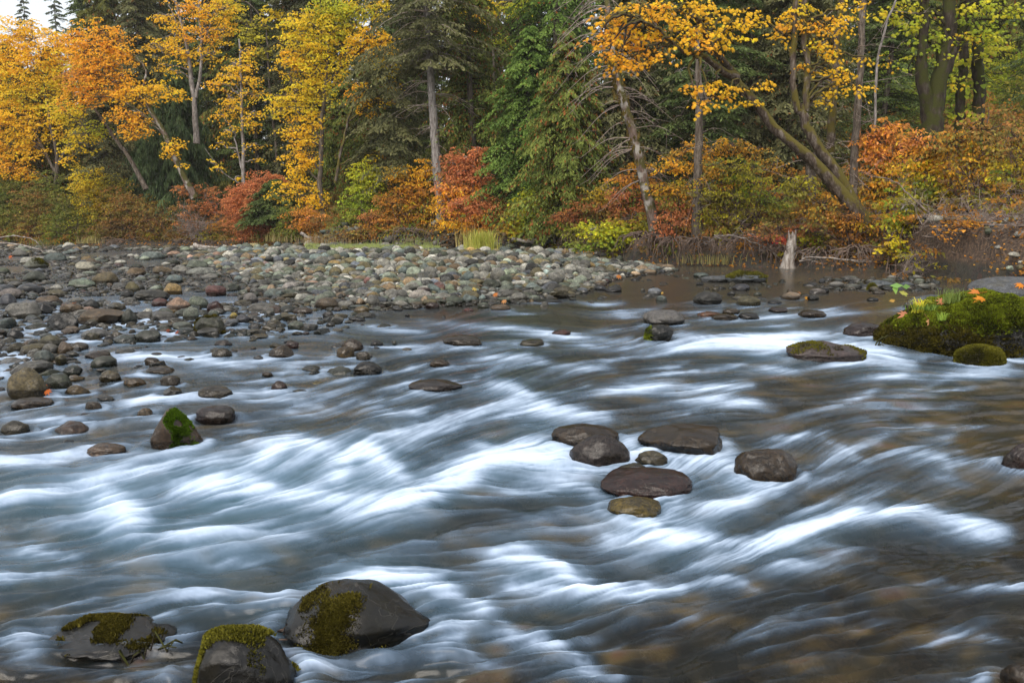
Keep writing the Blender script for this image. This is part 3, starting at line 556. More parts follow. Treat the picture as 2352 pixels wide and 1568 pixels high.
# flow: control points x, y, angle (degrees below horizontal, running to the lower left), turned into a smooth field
FLOW = [(1900, 650, 3), (1500, 650, 2), (400, 620, 2), (300, 720, 5), (800, 740, 4), (1250, 750, -3), (1700, 760, 2), (1900, 770, 6), (2050, 800, -12), (2300, 870, 8), (2000, 900, 4), (1600, 850, 6), (1100, 830, 8), (700, 830, 4),
 (300, 830, 5), (600, 900, 8), (1150, 910, 24), (1000, 940, 26), (850, 960, 22), (1300, 930, 12), (1450, 900, 12), (1700, 930, 8), (2100, 960, 4), (1000, 1010, 34), (1150, 990, 28), (1250, 960, 18), (700, 1060, 34), (640, 1110, 30), (620, 1000, 25), (900, 1060, 34), (830, 1110, 28), (500, 1100, 25),
 (450, 960, 10), (250, 960, 10), (100, 1000, 5), (200, 1050, 8), (300, 1140, 20), (100, 1180, 12), (350, 1220, 22), (150, 1280, 12), (500, 1200, 20), (700, 1200, 12), (1000, 1140, 6), (1200, 1080, 4), (1350, 1090, 8), (1150, 1180, 3), (1300, 1200, 5),
 (1560, 1080, 60), (1600, 1150, 42), (1700, 1130, 28), (1500, 1210, 30), (1580, 1230, 35), (1850, 1180, 30), (1450, 1280, 22), (1700, 1290, 30), (1850, 1260, 22), (2100, 1220, 14), (2250, 1230, 10), (1900, 1050, 40), (2100, 1080, 30), (2250, 1100, 35), (2000, 1130, 35),
 (1400, 1340, 10), (1250, 1330, 14), (1100, 1300, 6), (900, 1290, 6), (600, 1290, 8), (300, 1340, 10), (100, 1400, 8), (500, 1380, 6), (1000, 1360, 8), (1100, 1420, 20), (1050, 1480, 18), (1250, 1480, 14), (1500, 1400, 10), (1700, 1400, 30), (1900, 1380, 24), (2150, 1380, 18),
 (1400, 1520, 14), (1700, 1500, 24), (2000, 1500, 16), (2250, 1500, 8), (800, 1540, 10), (300, 1530, 6), (1200, 1560, 15)]
fl = np.array(FLOW, float); num = np.zeros_like(GX); den = np.zeros_like(GX)
for x, y, a in fl:
    w_ = 1 / (((GX - x) ** 2 + (1.6 * (GY - y)) ** 2) + 900) ** 1.5; num += w_ * a; den += w_
ANG = np.radians(.66 * num / den + 9 * fbm(GX / 130, GY / 60, seed=61, o=2))
ri = np.interp(gy, gy, np.arange(nr))
UX, UY = -np.cos(ANG), np.sin(ANG)                     # downstream, in grid pixels
def samp(A, cx_, cy_):                                  # bilinear look-up at pixel coordinates
    fx = np.clip((cx_ - gx[0]) / STEP, 0, nc - 1.001); fy = np.clip(np.interp(cy_, gy, np.arange(nr)), 0, nr - 1.001)
    i, j = fy.astype(int), fx.astype(int); a, b = fy - i, fx - j
    return (A[i, j] * (1 - a) * (1 - b) + A[i + 1, j] * a * (1 - b) + A[i, j + 1] * (1 - a) * b + A[i + 1, j + 1] * a * b)
def smear(A, up, down=0, step=3.0, decay=None):        # carry A downstream over `up` steps (and a little upstream)
    acc = A.copy() * 0; W = 0
    for sgn, n in ((-1, up), (1, down)):
        x, y = GX.copy(), GY.copy()
        for k in range(n):
            if k or sgn < 0:
                w_ = 1.0 if decay is None else math.exp(-k / decay)
                acc += A_if(samp(A, x, y)) * w_; W += w_
            ux, uy = samp(UX, x, y), samp(UY, x, y); x += sgn * ux * step; y += sgn * uy * step
    return acc / W
def A_if(a): return a
def blur(A, r):
    for _ in range(2):
        for ax in (0, 1):
            P = np.concatenate([np.repeat(np.take(A, [0], ax), r, ax), A, np.repeat(np.take(A, [-1], ax), r, ax)], ax)
            c = np.cumsum(P, ax); z = np.zeros_like(np.take(c, [0], ax)); c = np.concatenate([z, c], ax)
            n = A.shape[ax]; A = (np.take(c, np.arange(n) + 2 * r + 1, ax) - np.take(c, np.arange(n), ax)) / (2 * r + 1)
    return A
sc_ = np.clip((GY - 520) / 500, .25, 1.6)              # feature size grows towards the camera
wn = rng.random(GX.shape)
nz1 = fbm(GX / (9 * sc_), GY / (3.2 * sc_), seed=71, o=3); nz2 = fbm(GX / (26 * sc_), GY / (9 * sc_), seed=72, o=2)
fine = smear(wn, 16, 12, 2.5); fine = (fine - fine.mean()) / fine.std()
mid = smear(nz1, 26, 14, 3.0); mid /= mid.std()
wide = smear(nz2, 30, 20, 5.0); wide /= wide.std()
# white water: traced crests (points, half width, strength), carried downstream by the flow
ST_ = [
 ([(970, 734), (1084, 744), (1250, 757), (1350, 774), (1568, 790)], 4, .55), ([(1367, 700), (1444, 694)], 4, .6), ([(1417, 724), (1484, 727)], 3, .5), ([(1017, 790), (1127, 797)], 4, .8), ([(880, 798), (1010, 790)], 3, .6),
 ([(1107, 817), (1217, 817)], 6, .9), ([(784, 840), (877, 840)], 4, .4), ([(1277, 834), (1417, 847)], 6, .6), ([(1131, 874), (1184, 890), (1221, 910)], 9, 1.1), ([(944, 887), (1017, 894)], 5, .6), ([(1417, 894), (1568, 880)], 9, .8),
 ([(1184, 927), (1284, 937), (1400, 957)], 10, .95), ([(1150, 1037), (1217, 1027), (1300, 1037)], 10, .9), ([(1030, 950), (1180, 935)], 9, .6), ([(940, 1000), (1100, 960)], 8, .45),
 ([(1568, 767), (1635, 780), (1718, 784), (1835, 774), (1901, 767)], 8, 1.1), ([(1568, 794), (1801, 794), (2001, 804), (2101, 840)], 10, 1.1), ([(1735, 727), (1835, 724)], 4, .7), ([(1851, 720), (1995, 715)], 4, .5), ([(1951, 750), (2035, 787)], 8, .9),
 ([(1985, 827), (2101, 847)], 7, .7), ([(2185, 864), (2352, 854)], 8, .8), ([(2250, 815), (2420, 810)], 7, .5), ([(1568, 890), (1728, 884)], 6, .9), ([(1568, 914), (1701, 920), (1780, 934)], 8, .7), ([(1978, 920), (2098, 940)], 5, .4), ([(1888, 1004), (1968, 1040)], 6, .55),
 ([(283, 817), (433, 820), (583, 840)], 6, .8), ([(283, 944), (333, 920), (433, 910), (567, 910)], 6, .7), ([(500, 897), (784, 900)], 5, .5), ([(17, 954), (133, 960), (267, 970)], 7, .7), ([(683, 927), (784, 940)], 6, .7), ([(0, 1010), (50, 1007)], 8, .6),
 ([(580, 830), (700, 815)], 5, .5), ([(450, 850), (560, 862)], 5, .4), ([(150, 745), (260, 755)], 4, .5), ([(600, 720), (680, 725)], 4, .7), ([(900, 755), (1000, 765)], 4, .5), ([(620, 690), (690, 708)], 4, .5),
 ([(-80, 1055), (0, 1055), (112, 1062), (206, 1036), (319, 1036)], 10, .95), ([(-80, 1170), (0, 1145), (112, 1130), (225, 1111), (337, 1074), (469, 1055), (544, 1044)], 12, .75), ([(225, 1122), (300, 1175), (330, 1197)], 26, 1.0),
 ([(610, 1060), (656, 1015), (700, 1008), (765, 1036)], 14, 1.15), ([(412, 1111), (562, 1112), (656, 1127), (784, 1149)], 16, .95), ([(784, 1149), (878, 1160), (971, 1137), (1046, 1104), (1121, 1066), (1215, 1055), (1290, 1062), (1365, 1077)], 20, 1.15),
 ([(780, 1100), (821, 1036), (870, 1045), (934, 1104)], 14, 1.15), ([(1170, 1120), (1346, 1106)], 10, .75), ([(1384, 1074), (1459, 1050)], 9, .9), ([(1478, 1190), (1534, 1225)], 12, 1.1), ([(1550, 1080), (1560, 1180)], 16, .8),
 ([(37, 1255), (169, 1266)], 12, .6), ([(-80, 1330), (200, 1300)], 10, .45), ([(319, 1374), (637, 1347)], 7, .4), ([(300, 1230), (700, 1210)], 14, .5), ([(337, 1400), (420, 1410)], 6, .4), ([(450, 1280), (640, 1290)], 6, .3),
 ([(1140, 1269), (1234, 1280), (1309, 1317), (1406, 1362)], 12, 1.1), ([(1180, 1340), (1403, 1362), (1568, 1347)], 9, .95), ([(784, 1332), (971, 1340), (1084, 1374), (1196, 1449)], 14, .95), ([(1196, 1449), (1309, 1497), (1421, 1562)], 13, .85),
 ([(1000, 1500), (1100, 1440)], 12, .6), ([(784, 1480), (1040, 1450)], 8, .5), ([(680, 1560), (780, 1525)], 12, .6), ([(850, 1565), (1100, 1545)], 6, .3),
 ([(1643, 1064), (1730, 1085), (1800, 1112)], 15, 1.1), ([(1568, 1149), (1680, 1160), (1793, 1126)], 12, .8), ([(1400, 1235), (1568, 1235), (1755, 1239), (1849, 1224), (1943, 1186), (2037, 1175), (2149, 1182), (2318, 1224)], 13, 1.1),
 ([(1568, 1336), (1680, 1329), (1744, 1350)], 6, .6), ([(2243, 1336), (2420, 1329)], 7, .6), ([(2100, 1320), (2240, 1335)], 4, .35), ([(2130, 1471), (2205, 1456), (2318, 1471)], 5, .45), ([(1970, 1440), (2060, 1410)], 4, .25), ([(2100, 1036), (2168, 1047), (2187, 1074)], 9, .7),
 ([(2187, 1062), (2262, 1051), (2352, 1085)], 7, .7), ([(1887, 1002), (1999, 1055)], 6, .5), ([(1628, 1037), (1660, 1020)], 12, .7), ([(2150, 1090), (2250, 1110)], 6, .35), ([(1780, 1300), (2000, 1270)], 10, .35), ([(1600, 1290), (1900, 1215)], 14, .45)]
ST_ += [([(1462, 1036), (1560, 1052), (1655, 1040)], 7, .95), ([(1300, 1078), (1370, 1082), (1440, 1070)], 7, .8), ([(1690, 1108), (1760, 1116), (1830, 1100)], 7, .7)]
src = np.zeros_like(GX)
JX = GX + 7 * sc_ * fbm(GX / (38 * sc_), GY / (14 * sc_), seed=81, o=3); JY = GY + 5.5 * sc_ * fbm(GX / (34 * sc_), GY / (14 * sc_), seed=82, o=4)
for pts, hw, s in ST_:
    P = curve(np.array([(a, b, 0) for a, b in pts], float), 6 * len(pts)) if len(pts) > 2 else np.array([(a, b, 0) for a, b in pts], float)
    D = np.full(GX.shape, 1e9); Tt = np.zeros_like(GX); m = len(P) - 1
    x0, x1, y0, y1 = P[:, 0].min() - 120, P[:, 0].max() + 120, P[:, 1].min() - 70, P[:, 1].max() + 70
    js = slice(max(0, int((x0 - gx[0]) / STEP)), max(1, int((x1 - gx[0]) / STEP))); is_ = slice(int(np.searchsorted(gy, y0)), int(np.searchsorted(gy, y1)))
    if is_.stop <= is_.start: continue
    xx, yy = JX[is_, js], JY[is_, js]; d = np.full(xx.shape, 1e9); tt = np.zeros_like(xx)
    for k in range(m):
        ax, ay = P[k, :2]; ex, ey = P[k + 1, :2] - P[k, :2]
        t = np.clip(((xx - ax) * ex + (yy - ay) * ey) / (ex * ex + ey * ey + 1e-9), 0, 1); dd = np.hypot(xx - ax - t * ex, (yy - ay - t * ey) * 1.15)
        b = dd < d; d = np.where(b, dd, d); tt = np.where(b, (k + t) / m, tt)
    v = s * np.exp(-(d / (hw * 1.35)) ** 2) * (.45 + .55 * np.sin(PI * np.clip(tt, .06, .94)))
    src[is_, js] = np.maximum(src[is_, js], v)
for k in range(150):      # the many small breaks of the riffle
    px_, py_ = rng.uniform(330, 2250), 700 + 330 * rng.random() ** 1.2
    if px_ < 900 - (py_ - 760) * 3: continue
    s0 = (py_ - 520) / 500; L_ = rng.uniform(14, 60) * (.5 + s0); hw = rng.uniform(1.5, 5) * (.4 + s0); st_ = rng.uniform(.25, .75)
    a = math.radians(rng.normal(-4, 9)); xx, yy = (JX - px_), (JY - py_); u = (xx * math.cos(a) + yy * math.sin(a)) / L_; v = (-xx * math.sin(a) + yy * math.cos(a)) / hw + .8 * u * u
    src = np.maximum(src, st_ * np.exp(-u ** 4 - v ** 2))
for k in range(60):       # and of the rapid in the foreground
    px_, py_ = rng.uniform(-100, 2400), rng.uniform(1030, 1560)
    L_ = rng.uniform(40, 130); hw = rng.uniform(3, 9); st_ = rng.uniform(.12, .42) * (.5 if px_ > 1500 and py_ > 1380 else 1)
    a = math.radians(rng.normal(-8, 14)); xx, yy = (JX - px_), (JY - py_); u = (xx * math.cos(a) + yy * math.sin(a)) / L_; v = (-xx * math.sin(a) + yy * math.cos(a)) / hw + 1.1 * u * u
    src = np.maximum(src, st_ * np.exp(-u ** 4 - v ** 2))
# water breaks white round the stones standing in the current
STILL = np.zeros_like(GX); PIL = np.zeros_like(GX)
for q in stones:
    if q['b'][2] > .02 or q['b'][1] > 17: continue
    bx, by = q['b'][0], q['b'][1]; d = np.hypot((WX - bx) / (q['W'] / 2 + .05), (WY - by) / (q['D'] / 2 + .05))
    amp = .85 if q['b'][1] > 6 else .7
    if 'foreground' in str(q['lm']) or 'lower left' in str(q['lm']): amp = .25
    k = fbm(WX * 3 + bx, WY * 3, seed=91, o=2)
    src = np.maximum(src, amp * np.exp(-((d - 1.05) / .17) ** 2) * np.clip(.6 + 1.2 * k, 0, 1.2) * (.45 + .55 * (WY < by + .1)))
    PIL = np.maximum(PIL, min(.03, .18 * q['h']) * np.exp(-((d - 1.05) / .3) ** 2) * sstep(-.2, .4, (WY - by) / q['D'] - .4 * (WX - bx) / q['W'] + .4))
    STILL = np.maximum(STILL, .8 * np.exp(-(np.hypot((WX - bx - q['W'] * -.7) / (q['W'] / 2), (WY - by + q['D'] * .1) / (q['D'] / 2)) / 1.0) ** 2))
tail = smear(src * np.clip(.75 + .3 * mid, .1, 1.6), 34, 0, 2.6, 12)
tail2 = smear(src, 50, 0, 4.5, 20)
foam = .42 * blur(src, 2) + .92 * tail + .66 * tail2
soft = blur(foam, 12)
# broad wash that is never quite clear in the rapid
rap = sstep(980, 1120, GY + .12 * (GX - 400)) * sstep(2150, 1500, GX + (1100 - GY) * .3) * sstep(1520, 1250, GY) 
rap2 = sstep(690, 760, GY) * sstep(2100, 1700, GX - GY * .2)
foam = foam + .09 * rap * np.clip(.6 + .5 * wide, 0, 2) + .05 * rap2 * np.clip(.4 + .55 * wide + .25 * mid, 0, 2)
foam = foam * (1 + .12 * fine + .12 * mid + .09 * wide) + .010 * fine * rap2
shal_sheen = sstep(-.3, .6, poly_dist(WX, WY, LEFTW)) + .55 * sstep(640, 720, GY) * sstep(1100, 700, GX) * sstep(900, 760, GY)
foam = foam + .30 * np.clip(shal_sheen, 0, 1) * np.clip(.75 + .25 * wide + .12 * mid, 0, 2) + .10 * rap * np.clip(.7 + .4 * wide, 0, 2) * sstep(1500, 900, GX)  # pale film on the shallows: foam plus sky reflection painted into the colour
foam = np.clip(foam, 0, 2); foam = .95 * (1 - np.exp(-1.35 * foam ** 1.45))
edge = sstep(640, 700, GY)
foam *= .25 + .75 * edge
# height of the surface
dist = WY
hgt = .048 * (soft - .3) * sstep(30, 8, dist) + .011 * wide * sstep(40, 8, dist) + .0028 * mid * sstep(25, 5, dist) + .005 * blur(src, 7)
hgt = hgt * sstep(556, 700, GY) - .004 + PIL
for q in stones:      # water slides in a thin sheet over the domes that lie just under the surface
    continue
    bx, by = q['b'][0], q['b'][1]; u = np.hypot((WX - bx) / (q['W'] * .56), (WY - by) / (q['D'] * .56))
    dome = q['h'] * np.sqrt(np.clip(1 - u ** 2, 0, 1)) * 1.0 + .02; sk = q['h'] * .25 * np.exp(-(np.clip(u - .8, 0, 9) / .35) ** 2)
    hgt = np.where(u < 1, np.maximum(hgt, np.maximum(dome, sk)), np.maximum(hgt, sk)); cover = np.exp(-np.clip(u - .75, 0, 9) ** 2 / .04)
    foam = foam * (1 - .8 * cover) + cover * np.clip(.10 + .05 * fine + .06 * mid, 0, 1) * (.4 + sstep(.2, 1., u))
aer = np.clip(blur(foam, 16) * 1.15 + .3 * rap * sstep(1300, 500, GX), 0, 1); thin = np.zeros_like(foam)
for q in stones:
    if False:
        u = np.hypot((WX - q['b'][0]) / (q['W'] * .56), (WY - q['b'][1]) / (q['D'] * .56)); thin = np.maximum(thin, sstep(1.25, .7, u))
# murky bed tones carried into soft streaks
bt = smear(fbm(GX / (40 * sc_), GY / (16 * sc_), seed=101, o=4), 9, 6, 3.5); bt /= bt.std()
bt2 = smear(fbm(GX / (60 * sc_), GY / (26 * sc_), seed=102, o=2), 10, 8, 6); bt2 /= bt2.std()
def water_mat():
    m, nt, out = newmat('running_water')
    A = lambda n: nd(nt, 'Attribute', attribute_name=n).outputs[2]
    foam_sheen_, aer_, b1, b2 = A('foam'), A('aeration'), A('silt'), A('silt_wide')
    geo = nd(nt, 'NewGeometry')
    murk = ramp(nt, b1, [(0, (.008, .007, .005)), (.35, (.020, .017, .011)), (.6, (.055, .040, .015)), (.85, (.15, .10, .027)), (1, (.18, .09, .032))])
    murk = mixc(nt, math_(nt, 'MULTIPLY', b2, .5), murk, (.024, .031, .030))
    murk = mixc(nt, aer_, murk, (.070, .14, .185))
    body = nd(nt, 'BsdfDiffuse', {0: murk}); tint = mixc(nt, A('thin'), (.66, .62, .50), (.97, .97, .98)); tr = nd(nt, 'BsdfTransparent', {0: tint}); _u = nd(nt, 'BsdfTransparent', {0: (.70, .69, .62, 1)})
    clr = math_(nt, 'MULTIPLY_ADD', aer_, -.55, .64, clamp=True)
    clr = math_(nt, 'MULTIPLY_ADD', A('thin'), 1.0, clr, clamp=True)
    mx = nd(nt, 'MixShader', {0: clr, 1: body.outputs[0], 2: tr.outputs[0]})
    foamc = mixc(nt, foam_sheen_, (.18, .30, .46), (.56, .66, .80))
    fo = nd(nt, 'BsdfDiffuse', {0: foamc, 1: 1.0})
    fr = nd(nt, 'Fresnel', {0: 1.28}); frf = math_(nt, 'MULTIPLY', fr.outputs[0], math_(nt, 'MULTIPLY_ADD', A('thin'), -.5, .68))
    gl = nd(nt, 'BsdfGlossy', {0: (1, 1, 1, 1), 'Roughness': .22})
    wet = nd(nt, 'MixShader', {0: frf, 1: mx.outputs[0], 2: gl.outputs[0]})
    fin = nd(nt, 'MixShader', {0: foam_sheen_, 1: wet.outputs[0], 2: fo.outputs[0]})
    nt.links.new(fin.outputs[0], out.inputs[0]); return m
Fw = grid_faces(nr, nc)
o = mesh('river_water', np.stack([WX, WY, hgt], -1).reshape(-1, 3)[:, :], Fw[:, ::-1], water_mat(), None,
         {'foam': foam.ravel(), 'aeration': aer.ravel(), 'thin': thin.ravel(), 'silt': np.clip(.43 + .2 * bt + .16 * sstep(1300, 1900, GX) * sstep(1200, 1050, GY), 0, 1).ravel(), 'silt_wide': np.clip(.5 + .3 * bt2, 0, 1).ravel()})
tag(o, 'silky white and blue-grey rapids of the stream running to the lower left', kind='structure')
# ------------------------------------------------------------------ vegetation
def bank_d(px):
    y = 35.0
    for _ in range(40): y = .5 * y + .5 * float(bank_y((px - CX) / F * y))
    return y
_a = np.radians([90, 72, 52, 38, 20, 4, -22, -90, -158, 176, 160, 142, 128, 108]); _r = np.array([1.0, .52, .92, .45, .78, .38, .5, .22, .5, .38, .78, .45, .92, .52])
LEAF_M = np.stack([np.cos(_a) * _r * .55, np.sin(_a) * _r * .55, -.16 * _r ** 2], -1)      # five-lobed maple leaf, tips drooping
LEAF_M = np.concatenate([[[0, -.02, .03]], LEAF_M]); LEAF_MF = np.array([(0, i, i % 14 + 1) for i in range(1, 15)])
LEAF_S = np.array([[0, -.1, 0], [.42, -.1, -.08], [.3, .3, -.06], [0, .6, -.12], [-.3, .3, -.06], [-.42, -.1, -.08]]); LEAF_SF = np.array([(0, 1, 2), (0, 2, 3), (0, 3, 4), (0, 4, 5)])
LEAF_R = np.array([[0, -.5, 0], [.28, 0, -.05], [0, .55, -.1], [-.28, 0, -.05]]); LEAF_RF = np.array([(0, 1, 2, 3)])
LT = {'m': (LEAF_M, LEAF_MF), 's': (LEAF_S, LEAF_SF), 'r': (LEAF_R, LEAF_RF)}
def place_leaves(mb, P, Nn, T, s, col, kind):
    """P positions, Nn leaf normals, T tip directions, s sizes, col colours"""
    LV, LF = LT[kind]; T = norm(T - (T * Nn).sum(1, keepdims=True) * Nn); X_ = np.cross(T, Nn)
    V = P[:, None] + s[:, None, None] * (X_[:, None] * LV[None, :, 0, None] + T[:, None] * LV[None, :, 1, None] + Nn[:, None] * LV[None, :, 2, None])
    n, m = len(P), len(LV); Fc = (np.arange(n)[:, None, None] * m + LF[None]).reshape(-1, LF.shape[1])
    mb.add(V.reshape(-1, 3), Fc, np.repeat(col, m, 0))
YEL, AMB, ORA, YGR, GRN, RED, CORAL, OLV, RUST, LIM = [np.array(c) for c in
    ((.88, .59, .025), (.90, .52, .024), (.88, .41, .03), (.62, .55, .025), (.17, .25, .025), (.46, .15, .06), (.58, .24, .08), (.23, .21, .04), (.38, .17, .045), (.38, .45, .03))]
def lcol(base, n, var=.16, mixto=None, f=0.0):
    c = np.repeat(np.array(base)[None], n, 0)
    if mixto is not None:
        t = np.clip(rng.normal(f, .25, n), 0, 1)[:, None]; c = c * (1 - t) + np.array(mixto) * t
    return np.clip(c * np.exp(rng.normal(0, var, (n, 1))) * np.exp(rng.normal(0, .05, (n, 3))), 0, 1)
def sprays(mb, blobs, d, leaf, kind, dens=2.2, flat=.6, rc=.46, droop=.38, twigs=None, cam=.55, ret=None, grow=1.15, soft=.45):
    """blobs: (px, py, rx, ry, colour, colour2[, depth offset]) -> layered leafy sprays"""
    for b in blobs:
        px, py, rx, ry, c1, c2 = b[:6]; dd = d + (b[6] if len(b) > 6 else 0); sc = dd / F
        ctr = at(px, py, dd); RX, RZ = rx * sc, ry * sc; RY = min(max(RX, RZ), 2.2) * .8
        RX *= grow; RZ *= grow; n = int(1.9 * dens * PI * RX * RZ / (.5 * leaf * leaf)); per = max(5, int(2.4 * rc * rc / (leaf * leaf) * 1.3)); nc_ = max(2, n // per)
        u = rng.normal(size=(nc_, 3)); u = norm(u) * (rng.random((nc_, 1)) ** soft)
        cc = ctr + u * np.array([RX, RY, RZ])
        hue = np.clip(rng.random(nc_) * .9 + .3 * u[:, 2], 0, 1); bri = np.exp(rng.normal(0, .12, nc_))
        k = np.repeat(np.arange(nc_), per); m = len(k)
        rr = rc * np.sqrt(rng.random(m)) * rng.uniform(.7, 1.3, nc_)[k]; an = rng.random(m) * 2 * PI
        tilt = norm(np.stack([rng.normal(0, .30, nc_), rng.normal(-.25, .3, nc_), np.full(nc_, 1.)], -1))
        e1 = norm(np.cross(tilt, [0, 1, .1])); e2 = np.cross(tilt, e1)
        out_ = e1[k] * np.cos(an)[:, None] + e2[k] * np.sin(an)[:, None]
        P = cc[k] + out_ * rr[:, None] - np.array([0, 0, 1]) * (droop * rr ** 2 / rc)[:, None] + rng.normal(0, leaf * .3 * flat, (m, 3))
        Nn = norm(tilt[k] * .65 + out_ * .35 + np.array([0, -cam, 0.1]) + rng.normal(0, .38, (m, 3)))
        T = out_ + np.array([0, 0, -.8]) + rng.normal(0, .3, (m, 3))
        t = np.clip(hue[k] + rng.normal(0, .18 if soft < .5 else .34, m), 0, 1)[:, None]
        col = (c1 * (1 - t) + c2 * t) * bri[k][:, None] * np.exp(rng.normal(0, .12 if soft < .5 else .28, (m, 1)))
        place_leaves(mb, P, Nn, T, leaf * rng.uniform(.6, 1.2, m), np.clip(col, 0, 1), kind)
        if twigs is not None:
            for i in range(0, nc_, max(1, nc_ // 14)):
                tube(twigs, curve([ctr, (ctr + cc[i]) / 2 + rng.normal(0, .12, 3), cc[i]], 5), np.linspace(.022, .007, 5), 3)
def limb(mb, pts, d, r0, r1, n=7, m=16, jit=.03, wob=.1):
    """pts: (px, py[, depth offset]) -> tapered limb"""
    P = np.array([at(p[0], p[1], d + (p[2] if len(p) > 2 else 0)) for p in pts]); P = curve(P, m, jit)
    tube(mb, P, np.linspace(r0, r1, m) * (1 + .25 * np.exp(-np.arange(m) / 1.3) * (r0 > .12)), n, wob=wob); return P
def twiggy(mb, P0, n, L, r, up=.4, gen=2, spread=1.0, down=0):
    """bare branching twigs from the points P0"""
    for i in range(n):
        p = P0[rng.integers(len(P0))] if np.ndim(P0) == 2 else np.array(P0)
        dr = norm(rng.normal(0, spread, 3) * np.array([1, .7, .5]) + np.array([0, -.25, up])); l = L * rng.uniform(.5, 1.2)
        q = curve([p, p + dr * l * .5 + rng.normal(0, .06 * l, 3), p + dr * l + np.array([0, 0, -down * l]) + rng.normal(0, .12 * l, 3)], 6)
        tube(mb, q, np.linspace(r, r * .35, 6), 3)
        if gen > 1: twiggy(mb, q[2:], 4, L * .5, r * .55, up * .6, gen - 1, spread, down)
def maple(label, d, trunks, blobs, leaf=.26, kind='m', bark='bark', dens=2.2, group='autumn maples on the far bank', links=True, cat='tree', nm='maple_tree', moss=False, extra=None, rc=.42):
    p0 = trunks[0][0][0]; base = at(p0[0], p0[1], d); root = empty(nm, base, label, cat, group)
    tw, br, cr = MB(), MB(), MB(); Ps = []
    for pts, r0, r1 in trunks: Ps.append(limb(tw, pts, d, r0, r1))
    tw.build('trunk', M[bark], root)
    A = np.concatenate(Ps)
    if links:
        for b in blobs:
            c = at(b[0], b[1], d + (b[6] if len(b) > 6 else 0)); low = A - c; dist_ = np.linalg.norm(low, axis=1) + 1.2 * np.maximum(0, low[:, 2] + .3 * abs(low[:, 0]))
            q = A[dist_.argmin()]; mid_ = (q + c) / 2 + np.array([0, 0, .18 * np.linalg.norm(c - q)]) + rng.normal(0, .15, 3)
            tube(br, curve([q, mid_, c], 9, .03), np.linspace(.055, .02, 9), 4)
    sprays(cr, blobs, d, leaf * .66, kind, dens * .92, twigs=br, rc=rc, grow=1.3)
    if extra: extra(br)
    br.build('branches', M[bark], root); cr.build('crown', M['leaf'], root, False)
    return root
def shrub(label, px, py, off, blobs, leaf=.12, kind='r', dens=2.0, nm='shrub', group='shrubs along the far bank', stems=7, bare=0, bark='twig_brown', rc=.3, droop=.25):
    d = bank_d(px) + off; base = at(px, py, d); base[2] = float(terr(base[0], d)) - .1; root = empty(nm, base, label, 'shrub', group)
    st, cr = MB(), MB()
    for i in range(stems):
        b = blobs[rng.integers(len(blobs))]; dd = d + (b[6] if len(b) > 6 else 0)
        e = at(b[0] + rng.uniform(-.8, .8) * b[2], b[1] - rng.uniform(-.2, .9) * b[3], dd) ; s_ = base + rng.normal(0, .25, 3) * np.array([1, .6, 0])
        q = curve([s_, (s_ * .55 + e * .45) + rng.normal(0, .15, 3), e], 8, .02); tube(st, q, np.linspace(.03, .008, 8), 4)
        twiggy(st, q[3:], 3, .7, .010, .4, 1)
    if bare: twiggy(st, base + np.array([0, 0, .3]), bare, 1.5, .02, .7, 3)
    sprays(cr, blobs, d, leaf, kind, dens * 1.0, rc=rc, droop=droop, grow=1.62, soft=.62, twigs=st)
    st.build('stems', M[bark], root); cr.build('foliage', M['leaf'], root, False); return root
